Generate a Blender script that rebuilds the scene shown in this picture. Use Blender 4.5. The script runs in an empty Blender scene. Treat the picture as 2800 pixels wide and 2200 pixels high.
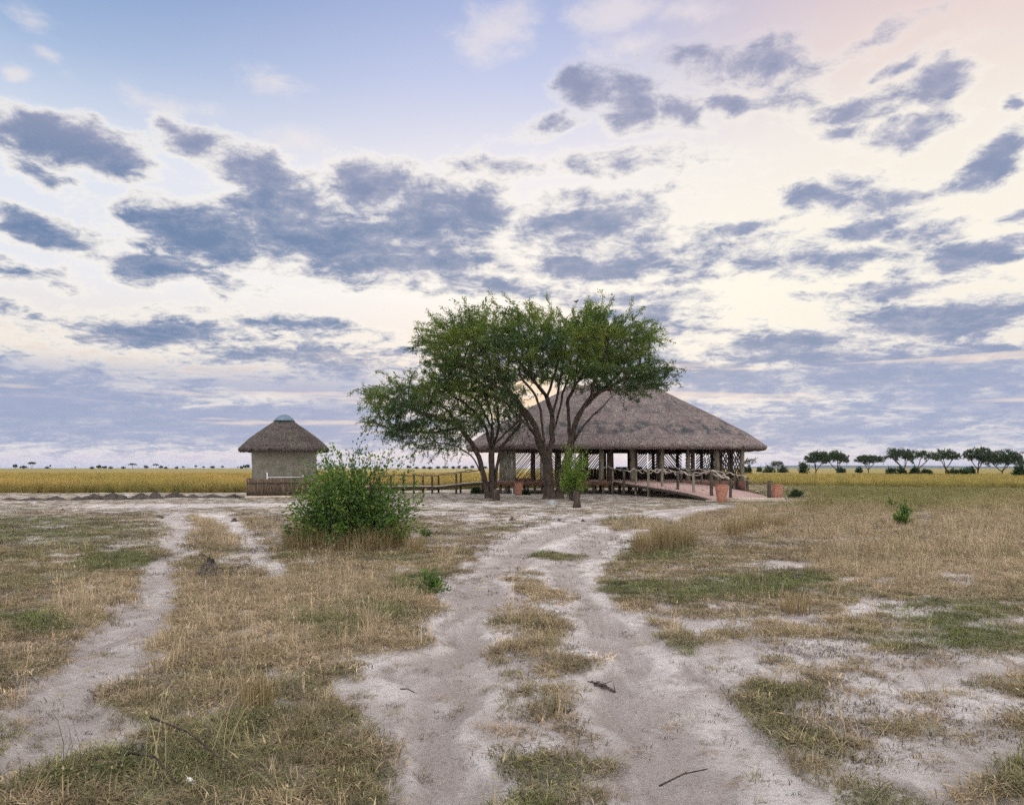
import bpy, bmesh, math, random
import numpy as np
from mathutils import Vector
R = math.radians
F = 1581.0; CX = 1087.0; HY = 993.0; EYE = 1.6
scene = bpy.context.scene
col = scene.collection
rng = np.random.default_rng(7)
random.seed(7)

# ------------------------------------------------------------------ calibration: reading of the photograph -> metres
def gp(px, py, z=0.0):
    """point on the level z seen at (px, py)"""
    Y = (EYE - z) * F / (py - HY)
    return ((px - CX) * Y / F, Y, z)
def at(px, py, Y):
    return ((px - CX) * Y / F, Y, EYE - (py - HY) * Y / F)

# ------------------------------------------------------------------ numpy noise
def _hash(ix, iy, seed):
    h = (ix.astype(np.int64) * 374761393 + iy.astype(np.int64) * 668265263 + seed * 1442695041) & 0xffffffff
    h = ((h ^ (h >> 13)) * 1274126177) & 0xffffffff
    h = (h ^ (h >> 16)) & 0xffffffff
    return h / 4294967295.0
def vnoise(x, y, seed=0):
    x0 = np.floor(x); y0 = np.floor(y)
    fx = x - x0; fy = y - y0
    fx = fx * fx * (3 - 2 * fx); fy = fy * fy * (3 - 2 * fy)
    a = _hash(x0, y0, seed); b = _hash(x0 + 1, y0, seed); c = _hash(x0, y0 + 1, seed); d = _hash(x0 + 1, y0 + 1, seed)
    return a + (b - a) * fx + (c - a) * fy + (a - b - c + d) * fx * fy
def fbm(x, y, seed=0, octv=4, gain=0.5):
    s = 0; a = 1; t = 0
    for i in range(octv):
        s = s + a * vnoise(x * 2 ** i + 17.3 * i, y * 2 ** i - 9.1 * i, seed + i); t += a; a *= gain
    return s / t
def sstep(a, b, x):
    t = np.clip((x - a) / (b - a), 0, 1)
    return t * t * (3 - 2 * t)

# ------------------------------------------------------------------ object helpers
def setp(o, label=None, cat=None, group=None, kind=None):
    if label: o['label'] = label
    if cat: o['category'] = cat
    if group: o['group'] = group
    if kind: o['kind'] = kind
    return o
def thing(name, loc, label, cat, group=None, rz=0.0):
    o = bpy.data.objects.new(name, None); col.objects.link(o)
    o.empty_display_size = 0.2
    o.location = loc; o.rotation_euler = (0, 0, rz)
    o['_w'] = list(loc)
    return setp(o, label, cat, group)
def mesh_np(name, verts, faces, smooth=False):
    """faces: list of tuples, or list of int arrays (n,k)"""
    me = bpy.data.meshes.new(name)
    verts = np.asarray(verts, dtype=np.float32)
    if len(faces) and isinstance(faces[0], np.ndarray):
        arrs = [a for a in faces if len(a)]
        loops = np.concatenate([a.ravel() for a in arrs]).astype(np.int32)
        tot = np.concatenate([np.full(len(a), a.shape[1], np.int32) for a in arrs])
    else:
        loops = np.array([i for f in faces for i in f], np.int32)
        tot = np.array([len(f) for f in faces], np.int32)
    start = np.concatenate([[0], np.cumsum(tot)[:-1]]).astype(np.int32)
    me.vertices.add(len(verts)); me.vertices.foreach_set('co', verts.ravel())
    me.loops.add(len(loops)); me.loops.foreach_set('vertex_index', loops)
    me.polygons.add(len(tot)); me.polygons.foreach_set('loop_start', start); me.polygons.foreach_set('loop_total', tot)
    if smooth: me.polygons.foreach_set('use_smooth', np.ones(len(tot), bool))
    me.update(calc_edges=True)
    return me
class MB:
    """collects shapes; build() links them as one mesh object"""
    def __init__(s): s.v = []; s.f = []; s.n = 0
    def add(s, v, f):
        s.v.extend([tuple(p) for p in v]); s.f.extend([tuple(i + s.n for i in q) for q in f]); s.n += len(v)
    def box(s, c, d, rz=0.0, jit=0.0):
        hx, hy, hz = d[0] / 2, d[1] / 2, d[2] / 2
        cs, sn = math.cos(rz), math.sin(rz); v = []
        for z in (-hz, hz):
            for x, y in ((-hx, -hy), (hx, -hy), (hx, hy), (-hx, hy)):
                x += random.uniform(-jit, jit); y += random.uniform(-jit, jit)
                v.append((c[0] + x * cs - y * sn, c[1] + x * sn + y * cs, c[2] + z + random.uniform(-jit, jit)))
        s.add(v, [(3, 2, 1, 0), (4, 5, 6, 7), (0, 1, 5, 4), (1, 2, 6, 5), (2, 3, 7, 6), (3, 0, 4, 7)])
        return s
    def tube(s, pts, rad, n=7, wob=0.0, cap=True):
        pts = [Vector(p) for p in pts]
        if not hasattr(rad, '__len__'): rad = [rad] * len(pts)
        rings = []; v = []
        up = Vector((0.13, 0.31, 1)).normalized()
        for i, p in enumerate(pts):
            t = (pts[min(i + 1, len(pts) - 1)] - pts[max(i - 1, 0)])
            if t.length < 1e-6: t = Vector((0, 0, 1))
            t.normalize()
            a = t.cross(up)
            if a.length < 0.15: a = t.cross(Vector((1, 0.2, 0)))
            a.normalize(); b = t.cross(a)
            for k in range(n):
                w = 2 * math.pi * k / n
                r = rad[i] * (1 + random.uniform(-wob, wob))
                v.append(p + a * (math.cos(w) * r) + b * (math.sin(w) * r))
        f = []
        for i in range(len(pts) - 1):
            for k in range(n):
                k2 = (k + 1) % n
                f.append((i * n + k, i * n + k2, (i + 1) * n + k2, (i + 1) * n + k))
        if cap:
            f.append(tuple(range(n))[::-1]); f.append(tuple(range((len(pts) - 1) * n, len(pts) * n)))
        s.add(v, f); return s
    def lathe(s, c, prof, n=24, close=True, wob=0.0):
        v = []; f = []
        for i, (r, z) in enumerate(prof):
            for k in range(n):
                w = 2 * math.pi * k / n
                rr = r * (1 + random.uniform(-wob, wob))
                v.append((c[0] + rr * math.cos(w), c[1] + rr * math.sin(w), c[2] + z))
        for i in range(len(prof) - 1):
            for k in range(n):
                k2 = (k + 1) % n
                f.append((i * n + k, i * n + k2, (i + 1) * n + k2, (i + 1) * n + k))
        if close:
            f.append(tuple(range(n))[::-1]); f.append(tuple(range((len(prof) - 1) * n, len(prof) * n)))
        s.add(v, f); return s
    def build(s, name, mat, parent=None, smooth=False):
        return place(name, mesh_np(name, s.v, s.f, smooth), mat, parent)
def place(name, me, mat, parent=None):
    o = bpy.data.objects.new(name, me); col.objects.link(o)
    me.materials.append(mat)
    if parent is not None:
        w = None; p = parent; off = np.zeros(3)
        while p is not None:
            if '_w' in p.keys(): off = np.array(p['_w'][:]); break
            p = p.parent
        rz = 0.0
        co = np.empty(len(me.vertices) * 3, np.float32); me.vertices.foreach_get('co', co)
        co = co.reshape(-1, 3) - off.astype(np.float32)
        me.vertices.foreach_set('co', co.ravel()); me.update()
        o.parent = parent
    return o
def copy_tree(o, parent=None):
    kids = [c for c in o.children]
    c = o.copy(); col.objects.link(c)
    if parent is not None: c.parent = parent
    for k in kids: copy_tree(k, c)
    return c

# ------------------------------------------------------------------ node helpers
class NT:
    def __init__(s, tree): s.t = tree
    def n(s, typ, **kw):
        nd = s.t.nodes.new(typ)
        for k, v in kw.items(): setattr(nd, k, v)
        return nd
    def link(s, a, b): s.t.links.new(a, b)
    def val(s, sock, x):
        if isinstance(x, bpy.types.NodeSocket): s.link(x, sock)
        elif x is not None: sock.default_value = x
    def m(s, op, a, b=None, c=None, clamp=False):
        nd = s.n('ShaderNodeMath', operation=op); nd.use_clamp = clamp
        s.val(nd.inputs[0], a)
        if b is not None: s.val(nd.inputs[1], b)
        if c is not None: s.val(nd.inputs[2], c)
        return nd.outputs[0]
    def ss(s, x, a, b, lo=0.0, hi=1.0):
        nd = s.n('ShaderNodeMapRange', interpolation_type='SMOOTHSTEP')
        s.val(nd.inputs[0], x); nd.inputs[1].default_value = a; nd.inputs[2].default_value = b
        nd.inputs[3].default_value = lo; nd.inputs[4].default_value = hi
        return nd.outputs[0]
    def mix(s, f, a, b, blend='MIX'):
        nd = s.n('ShaderNodeMix', data_type='RGBA', blend_type=blend)
        s.val(nd.inputs[0], f)
        for k, x in ((6, a), (7, b)):
            if isinstance(x, (tuple, list)): x = (*x[:3], 1.0)
            s.val(nd.inputs[k], x)
        return nd.outputs[2]
    def noise(s, vec, scale, detail=4, rough=0.55, dist=0.0, dims='3D'):
        nd = s.n('ShaderNodeTexNoise', noise_dimensions=dims)
        if vec is not None: s.link(vec, nd.inputs['Vector'])
        nd.inputs['Scale'].default_value = scale; nd.inputs['Detail'].default_value = detail
        nd.inputs['Roughness'].default_value = rough; nd.inputs['Distortion'].default_value = dist
        return nd.outputs[0]
    def comb(s, x, y, z=0.0):
        nd = s.n('ShaderNodeCombineXYZ')
        for i, q in enumerate((x, y, z)): s.val(nd.inputs[i], q)
        return nd.outputs[0]
    def vscale(s, vec, sc):
        nd = s.n('ShaderNodeVectorMath', operation='MULTIPLY'); s.link(vec, nd.inputs[0]); nd.inputs[1].default_value = sc
        return nd.outputs[0]
    def ramp(s, fac, stops, interp='LINEAR'):
        nd = s.n('ShaderNodeValToRGB'); s.link(fac, nd.inputs[0]); cr = nd.color_ramp; cr.interpolation = interp
        while len(cr.elements) < len(stops): cr.elements.new(0.5)
        for e, (p, c) in zip(cr.elements, stops): e.position = p; e.color = (*c[:3], 1.0)
        return nd.outputs[0]
def newmat(name):
    m = bpy.data.materials.new(name); m.use_nodes = True
    t = m.node_tree; t.nodes.clear()
    k = NT(t); out = k.n('ShaderNodeOutputMaterial')
    return m, k, out
def lin(r, g, b):
    f = lambda c: (c / 255 / 12.92) if c / 255 <= 0.04045 else ((c / 255 + 0.055) / 1.055) ** 2.4
    return (f(r), f(g), f(b))
def rough_mat(name, c1, c2, scale=4.0, stretch=(1, 1, 1), rough=0.85, bump=0.3, bdist=0.02, c3=None, spec=0.3, coord='Object', detail=6):
    m, k, out = newmat(name)
    tc = k.n('ShaderNodeTexCoord').outputs[coord]
    v = k.vscale(tc, stretch)
    n1 = k.noise(v, scale, detail, 0.65)
    c = k.mix(k.ss(n1, 0.33, 0.67), c1, c2)
    if c3 is not None:
        n2 = k.noise(tc, scale * 0.23, 5, 0.6)
        c = k.mix(k.ss(n2, 0.5, 0.68), c, c3)
    p = k.n('ShaderNodeBsdfPrincipled'); k.link(c, p.inputs['Base Color'])
    p.inputs['Roughness'].default_value = rough; p.inputs['Specular IOR Level'].default_value = spec
    if bump:
        b = k.n('ShaderNodeBump'); b.inputs['Strength'].default_value = bump; b.inputs['Distance'].default_value = bdist
        k.link(n1, b.inputs['Height']); k.link(b.outputs[0], p.inputs['Normal'])
    k.link(p.outputs[0], out.inputs[0])
    return m
def leaf_mat(name, ca, cb, trans=0.45, cc=None, rough=0.55):
    """ca..cb picked by the per-leaf tint stored on the mesh"""
    m, k, out = newmat(name)
    a = k.n('ShaderNodeAttribute'); a.attribute_name = 'tint'
    c = k.mix(a.outputs['Fac'], ca, cb)
    if cc is not None:
        c = k.mix(k.ss(a.outputs['Fac'], 0.9, 1.0), c, cc)
    p = k.n('ShaderNodeBsdfPrincipled'); k.link(c, p.inputs['Base Color'])
    p.inputs['Roughness'].default_value = rough; p.inputs['Specular IOR Level'].default_value = 0.35
    t = k.n('ShaderNodeBsdfTranslucent')
    k.link(k.mix(1.0, c, (1.5, 1.6, 0.7), 'MULTIPLY'), t.inputs[0])
    x = k.n('ShaderNodeMixShader'); x.inputs[0].default_value = trans
    k.link(p.outputs[0], x.inputs[1]); k.link(t.outputs[0], x.inputs[2]); k.link(x.outputs[0], out.inputs[0])
    return m
# ================================================================== WORLD: dawn sky with clouds, all laid out by direction
SUN_EL, SUN_AZ = 9.0, 3.0            # degrees; azimuth from +Y towards +X
w = bpy.data.worlds.new('World'); scene.world = w; w.use_nodes = True
k = NT(w.node_tree); w.node_tree.nodes.clear()
wout = k.n('ShaderNodeOutputWorld'); bg = k.n('ShaderNodeBackground')
sky = k.n('ShaderNodeTexSky', sky_type='NISHITA'); sky.sun_disc = False
sky.sun_elevation = R(SUN_EL); sky.sun_rotation = R(SUN_AZ)
tc = k.n('ShaderNodeTexCoord').outputs['Generated']
sep = k.n('ShaderNodeSeparateXYZ'); k.link(tc, sep.inputs[0])
X_, Y_, Z_ = sep.outputs
az = k.m('ARCTAN2', X_, Y_)
el = k.m('ARCSINE', Z_)
P = k.comb(az, el)
# cloud-layer coordinates: streaks get thinner towards the horizon
den = k.m('ADD', k.m('MAXIMUM', Z_, 0.0), 0.2)
Q = k.comb(k.m('DIVIDE', X_, den), k.m('DIVIDE', Y_, den))
wn = k.n('ShaderNodeTexNoise', noise_dimensions='2D'); k.link(Q, wn.inputs['Vector'])
wn.inputs['Scale'].default_value = 3.2; wn.inputs['Detail'].default_value = 5; wn.inputs['Roughness'].default_value = 0.6
vs = k.n('ShaderNodeVectorMath', operation='SUBTRACT'); k.link(wn.outputs['Color'], vs.inputs[0]); vs.inputs[1].default_value = (0.5, 0.5, 0.5)
vm = k.n('ShaderNodeVectorMath', operation='MULTIPLY'); k.link(vs.outputs[0], vm.inputs[0]); vm.inputs[1].default_value = (0.10, 0.042, 0)
va = k.n('ShaderNodeVectorMath', operation='ADD'); k.link(P, va.inputs[0]); k.link(vm.outputs[0], va.inputs[1])
PW = va.outputs[0]
sp2 = k.n('ShaderNodeSeparateXYZ'); k.link(PW, sp2.inputs[0])
def ell(acc, cx, cy, rx, ry, rot=0, s=1.0):
    a = math.atan((cx - CX) / F); e = math.atan((HY - cy) / F * math.cos(a))
    ca = math.cos(a)
    mp = k.n('ShaderNodeMapping', vector_type='TEXTURE')
    k.link(PW if acc is None else k.comb(sp2.outputs[0], sp2.outputs[1], acc), mp.inputs[0])
    mp.inputs['Location'].default_value = (a, e, 0)
    mp.inputs['Rotation'].default_value = (0, 0, R(-rot))
    mp.inputs['Scale'].default_value = (rx / F * ca * ca, ry / F * ca * 0.97, 1e9)
    l = k.n('ShaderNodeVectorMath', operation='LENGTH'); k.link(mp.outputs[0], l.inputs[0])
    return k.m('MULTIPLY_ADD', l.outputs['Value'], -s, s)
def field(lst):
    acc = None
    for e in lst:
        x = ell(acc, e[0], e[1], e[2] * 1.04, e[3] * 1.12, e[4], e[5] * 1.12)
        if acc is None: acc = x
        else:
            nd = k.n('ShaderNodeMath', operation='SMOOTH_MAX'); k.link(acc, nd.inputs[0]); k.link(x, nd.inputs[1]); nd.inputs[2].default_value = 0.18
            acc = nd.outputs[0]
    return acc
DARK = [
 (160,310,180,46,7,1.0),(60,272,70,26,0,.8),(415,312,75,34,5,.75),(365,280,45,17,0,.7),(85,372,50,20,5,.7),
 (90,490,130,30,7,.95),(555,380,95,36,8,.9),(640,432,130,46,5,.9),(800,402,115,52,0,1.0),(905,440,95,50,5,.9),(1015,450,75,44,0,.9),
 (420,490,190,50,3,1.05),(700,510,290,64,2,1.05),(600,470,150,50,0,.9),(900,500,120,50,0,.8),(850,560,230,42,0,.85),(310,563,145,32,-3,1.0),(480,600,110,15,8,.4),
 (330,702,220,30,-3,.85),(640,695,150,16,2,.45),(650,762,290,42,4,.65),(840,745,90,14,0,.6),
 (960,596,110,20,3,.6),(1080,606,90,18,3,.6),(120,682,30,9,0,.5),(30,575,90,14,6,.4),(20,660,60,16,3,.4),
 (1245,187,55,32,0,.8),(1340,225,66,42,0,.85),(1330,176,70,26,5,.7),(1445,228,66,32,5,.7),(1548,214,46,24,0,.9),(1550,133,165,32,-3,.8),(1640,125,80,30,0,.8),(1470,120,90,20,0,.6),(1165,266,50,12,-12,.4),
 (1660,180,70,40,0,.45),(1840,82,130,20,-6,.55),(1925,138,70,15,-18,.6),(2010,166,64,32,-5,.85),(1840,232,120,20,-4,.55),(1945,276,105,24,-12,.8),(1800,286,50,16,0,.5),
 (1180,482,85,34,-6,.9),(1300,470,130,42,-14,.95),(1210,512,110,24,0,.7),(1252,566,125,32,0,.9),(1360,520,140,40,10,.4),
 (1100,352,75,14,0,.4),(1330,346,150,14,3,.4),(1300,420,160,22,-3,.45),
 (1745,420,80,30,4,.75),(1880,423,110,27,-3,.85),(1860,476,115,25,-7,.9),(2125,332,80,34,-25,.85),(2060,372,100,20,-14,.8),(1800,388,40,20,0,.4),
 (1560,492,100,14,-5,.65),(1640,540,190,34,4,.55),(1790,550,130,22,0,.6),(2060,545,160,30,-6,.95),(2150,466,60,16,-8,.9),(1960,498,100,20,-5,.55),(2168,222,26,16,0,.9),
 (1940,612,200,18,0,.8),(1980,690,290,50,-3,.95),(1690,730,240,34,-2,.75),(1840,790,460,60,0,.75),(1330,628,150,18,3,.6),(1370,668,150,20,2,.55),(1440,590,60,16,0,.5),
 (60,860,640,95,4,1.1),(600,905,520,55,3,.8),(1700,905,700,60,0,.6),(1250,740,260,50,0,.75),(1560,800,300,50,0,.7),(1950,800,420,60,0,.8),
]
BRI = [(1045,62,90,52,0,.8),(1310,22,100,32,0,.8),(1480,32,90,32,0,.6),(560,158,70,26,8,.5),(330,222,150,30,3,.5),(30,145,50,16,0,.8),(100,62,60,20,0,.4),(1335,95,70,24,0,.4),(640,300,120,40,10,.5),(2110,60,90,40,0,.4),(100,118,40,12,0,.6)]
mD = field(DARK); mB = field(BRI)
n1 = k.noise(Q, 5.0, 10, 0.66, 0.1, '2D')
n2 = k.noise(k.comb(k.m('MULTIPLY', k.m('DIVIDE', X_, den), 0.55), k.m('DIVIDE', Y_, den)), 5.5, 8, 0.62, 0.0, '2D')
n3 = k.noise(Q, 13.0, 7, 0.72, 0.3, '2D')
nn = k.m('SUBTRACT', k.m('ADD', k.m('ADD', k.m('MULTIPLY', n1, 0.38), k.m('MULTIPLY', n2, 0.28)), k.m('MULTIPLY', n3, 0.34)), 0.5)
md = k.m('MAXIMUM', mD, -1.0)
dd = k.m('ADD', md, k.m('MULTIPLY', nn, 4.3))
thin = k.m('MULTIPLY', k.ss(dd, -0.55, 0.05), k.ss(el, 0.52, 0.36, 0.35, 1.0))
dens = k.ss(dd, -0.25, 0.55)
db = k.ss(k.m('ADD', k.m('MAXIMUM', mB, -0.6), k.m('MULTIPLY', nn, 3.2)), -0.15, 0.8)
# clear-sky colour: blue upper left, pale in the middle, cream to the right, lavender haze low down
eln = k.m('DIVIDE', el, 0.62, clamp=True)      # 0..~35 degrees
L = lin
left = k.ramp(eln, [(0.0, L(214,205,222)), (0.10, L(200,200,222)), (0.2, L(240,226,212)), (0.36, L(236,236,242)), (0.58, L(222,229,243)), (0.74, L(166,188,222)), (0.95, L(98,136,189))])
midc = k.ramp(eln, [(0.0, L(218,208,220)), (0.10, L(208,205,224)), (0.2, L(245,226,214)), (0.36, L(255,249,242)), (0.6, L(243,238,242)), (0.78, L(198,206,236)), (0.95, L(160,176,220))])
rigt = k.ramp(eln, [(0.0, L(210,205,222)), (0.10, L(206,206,225)), (0.2, L(240,226,216)), (0.36, L(255,248,232)), (0.62, L(248,240,230)), (0.78, L(236,218,214)), (0.95, L(210,192,206))])
base = k.mix(k.ss(az, -0.62, 0.0), left, midc)
base = k.mix(k.ss(az, 0.0, 0.5), base, rigt)
# glow round the hidden sun
gl = k.n('ShaderNodeVectorMath', operation='DISTANCE'); k.link(P, gl.inputs[0]); gl.inputs[1].default_value = (0.0, 0.085, 0)
base = k.mix(k.ss(gl.outputs['Value'], 0.02, 0.11, 0.6, 0.0), base, L(255,218,160))
gl2 = k.n('ShaderNodeVectorMath', operation='DISTANCE'); k.link(P, gl2.inputs[0]); gl2.inputs[1].default_value = (0.29, 0.19, 0)
base = k.mix(k.ss(gl2.outputs['Value'], 0.02, 0.22, 0.6, 0.0), base, L(255,250,232))
dark = k.mix(k.ss(az, -0.55, 0.45), L(92,122,164), L(124,141,176))
dark = k.mix(k.ss(el, 0.30, 0.42), dark, L(140,148,180))
dark = k.mix(k.ss(el, 0.17, 0.07), dark, L(150,165,197))
cl = k.mix(k.m('MULTIPLY', db, 0.55), base, L(250,238,232))
edge = k.mix(k.ss(el, 0.42, 0.56), L(255,249,238), L(224,218,228))
cl = k.mix(k.m('MULTIPLY', thin, 0.75), cl, edge)
# body of the cloud
inner = k.mix(k.ss(k.m('ADD', nn, k.m('MULTIPLY', mD, 0.1)), -0.05, 0.16), k.mix(0.38, dark, L(222,214,224)), dark)
cl = k.mix(k.m('MULTIPLY', dens, 0.93), cl, inner)
# flat stratus sheet low over the plain
sh = k.noise(k.comb(k.m('MULTIPLY', az, 2.0), k.m('MULTIPLY', el, 26.0)), 1.0, 7, 0.62, 0.4, '2D')
shm = k.m('MULTIPLY', k.m('MULTIPLY', k.ss(el, 0.145, 0.10), k.ss(el, 0.012, 0.05)), k.ss(sh, 0.30, 0.52))
cl = k.mix(k.m('MULTIPLY', k.m('MULTIPLY', shm, k.ss(gl.outputs['Value'], 0.05, 0.22)), 0.74), cl, L(160,170,202))
cl = k.mix(k.ss(el, 0.03, 0.0, 0.0, 0.75), cl, L(208,200,220))
# low horizontal bars of cream between the stratus
bar = k.noise(k.comb(k.m('MULTIPLY', az, 3.2), k.m('MULTIPLY', el, 60.0)), 1.0, 5, 0.6, 0.3, '2D')
cl = k.mix(k.m('MULTIPLY', k.m('MULTIPLY', k.ss(bar, 0.54, 0.68), k.ss(el, 0.03, 0.05)), k.ss(el, 0.17, 0.12, 0.0, 0.6)), cl, L(246,226,214))
# whole vault: unseen sky overhead and behind, extra brightness added to light the ground
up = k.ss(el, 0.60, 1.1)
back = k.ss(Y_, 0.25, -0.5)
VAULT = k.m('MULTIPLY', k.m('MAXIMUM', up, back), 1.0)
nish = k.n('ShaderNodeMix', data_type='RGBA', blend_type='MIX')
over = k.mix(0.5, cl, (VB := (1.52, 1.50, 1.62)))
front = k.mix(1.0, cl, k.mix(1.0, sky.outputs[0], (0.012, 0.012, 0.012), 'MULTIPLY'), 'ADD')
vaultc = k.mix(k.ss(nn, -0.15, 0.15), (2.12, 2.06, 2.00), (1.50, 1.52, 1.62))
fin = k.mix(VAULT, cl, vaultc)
skyc = k.mix(1.0, sky.outputs[0], (0.1, 0.1, 0.1), 'MULTIPLY')
fin = k.mix(0.025, fin, skyc)
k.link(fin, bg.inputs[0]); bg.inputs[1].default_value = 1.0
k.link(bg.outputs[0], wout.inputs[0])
w.cycles.sampling_method = 'MANUAL'; w.cycles.sample_map_resolution = 512

ld = bpy.data.lights.new('sun', 'SUN'); ld.energy = 1.5; ld.angle = R(11); ld.color = (1.0, 0.84, 0.66)
sun = bpy.data.objects.new('sun', ld); col.objects.link(sun)
sd = Vector((math.sin(R(SUN_AZ)) * math.cos(R(SUN_EL)), math.cos(R(SUN_AZ)) * math.cos(R(SUN_EL)), math.sin(R(SUN_EL))))
sun.rotation_euler = (-sd).to_track_quat('-Z', 'Y').to_euler()
cd = bpy.data.cameras.new('camera'); cam = bpy.data.objects.new('camera', cd); col.objects.link(cam)
cd.sensor_width = 36; cd.lens = 36 * F / 2174.0
cd.shift_y = (HY - 854.0) / 2174.0
cd.clip_start = 0.05; cd.clip_end = 30000
cam.location = (0, 0, EYE); cam.rotation_euler = (R(90), 0, 0)
scene.camera = cam
vsn = scene.view_settings
vsn.view_transform = 'Standard'; vsn.look = 'None'; vsn.gamma = 1; vsn.exposure = 0
scene.cycles.max_bounces = 6; scene.cycles.diffuse_bounces = 3; scene.cycles.transmission_bounces = 4; scene.cycles.transparent_max_bounces = 8
scene.cycles.use_denoising = False; scene.cycles.use_adaptive_sampling = True; scene.cycles.adaptive_threshold = 0.03; scene.cycles.adaptive_min_samples = 16
# ================================================================== GROUND: what grows where (world metres -> cover, green, tall, golden field)
def interp_band(dy, tab):
    t = np.array(tab, float); o = np.argsort(t[:, 0]); t = t[o]
    return np.interp(dy, t[:, 0], t[:, 1]), np.interp(dy, t[:, 0], t[:, 2])
ROAD = [(1072,1490,1600),(1080,1420,1530),(1090,1340,1500),(1100,1230,1455),(1115,1150,1425),(1130,1100,1385),(1150,1045,1350),(1170,1020,1320),(1190,1000,1300),(1215,965,1285),(1240,940,1282),(1265,915,1290),
        (1290,900,1340),(1330,878,1385),(1380,860,1430),(1405,700,1450),(1440,720,1490),(1500,742,1560),(1560,765,1610),(1640,782,1680),(1710,795,1780),(1800,810,1900),(2200,850,2300)]
STRIP = [(1212,1085,1130),(1240,1072,1175),(1280,1072,1190),(1330,1075,1200),(1400,1050,1200),(1480,1040,1225),(1560,1030,1270),(1640,1030,1310),(1720,1040,1345),(1800,1050,1390),(2200,1080,1500)]
LT1 = [(1090,325,395),(1110,330,400),(1150,345,412),(1180,330,400),(1220,305,385),(1260,255,385),(1320,235,365),(1380,140,320),(1430,110,290),(1500,60,250),(1580,-10,190),(1660,-110,110),(1800,-250,20)]
LT2 = [(1088,400,470),(1100,425,505),(1130,490,545),(1165,520,575),(1190,530,600),(1215,545,610),(1228,560,600)]
def band(dx, dy, tab, soft=0.018, ymin=None, ymax=None):
    a, b = interp_band(dy, tab)
    s = soft * (dy - HY) + 2.0
    r = np.minimum(sstep(-s, s, dx - a), sstep(-s, s, b - dx))
    lo = min(t[0] for t in tab); hi = max(t[0] for t in tab)
    r = r * sstep(lo - 6, lo + 6, dy)
    if hi < 1750: r = r * (1 - sstep(hi - 8, hi + 14, dy))
    return r
def spot(dx, dy, cx, cy, rx, ry):
    d = np.sqrt(((dx - cx) / rx) ** 2 + ((dy - cy) / ry) ** 2)
    return 1 - sstep(0.55, 1.25, d)
GREEN = [(1380,1172,100,26),(1345,1252,70,22),(1570,1248,160,30),(1670,1235,90,20),(1175,1178,75,16),(1340,1105,70,10),(905,1240,75,30),(250,1195,110,22),(680,1340,60,40),(800,1300,60,30),
         (1940,1068,120,12),(1720,1075,110,8),(2050,1310,150,40),(1980,1290,120,25),(1480,1265,70,18),(720,1560,260,60),(640,1665,300,70),(350,1640,180,60),(1230,1640,110,40),(1640,1590,110,50),(1800,1680,140,50),
         (2130,1655,90,50),(2080,1340,130,50),(1620,1530,60,40),(1450,1390,60,20),(1600,1480,120,30),(1100,1620,80,40),(560,1700,300,60),(90,1130,200,40),(60,1330,60,30),(1880,1190,80,20),(1900,1040,300,26),(1100,1700,60,30)]
GOLD = [(560,1330,320,90),(1650,1110,360,40),(1400,1105,120,22),(1120,1270,60,50),(450,1120,110,30),(220,1290,160,60),(1560,1100,80,30),(1950,1200,260,60),(2100,1130,150,50),(720,1260,220,60),(1720,1330,180,30),(480,1150,70,20),(520,1470,100,40)]
BAREP = [(110,1118,70,9),(140,1185,60,14),(60,1150,60,8),(260,1165,60,8),(1650,1200,110,13),(1800,1235,120,10),(1900,1285,160,22),(1750,1380,120,26),(1900,1440,160,26),(1560,1380,90,20),(2050,1500,130,30),(1780,1500,140,40),(1960,1600,160,40),(2120,1420,80,20),
         (1500,1450,80,40),(1900,1650,120,30),(500,1190,45,30),(760,1092,260,7),(1000,1072,160,4),(1150,1105,250,18),(760,1395,90,22),(850,1520,60,40),(1760,1035,140,4),(1900,1102,160,6),(2130,1110,60,5),(600,1072,200,4),(1460,1330,50,18),(330,1075,200,6),(680,1500,70,16),(1720,1200,60,10),(2080,1230,90,12),
         (640,1650,0.1,0.1)]
def field_edge(X):
    """near edge of the tall golden grass, metres from the eye"""
    e = np.interp(X, [-60,-30,-16.5,-8,-3,0,14,17,22,30,45,70,120], [45.5,47.5,48.5,52,56,58,60,66,70,62,52,46,44])
    return e + 1.2 * (fbm(X * 0.35, X * 0 + 3.1, 91, 3) - 0.5)
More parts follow.
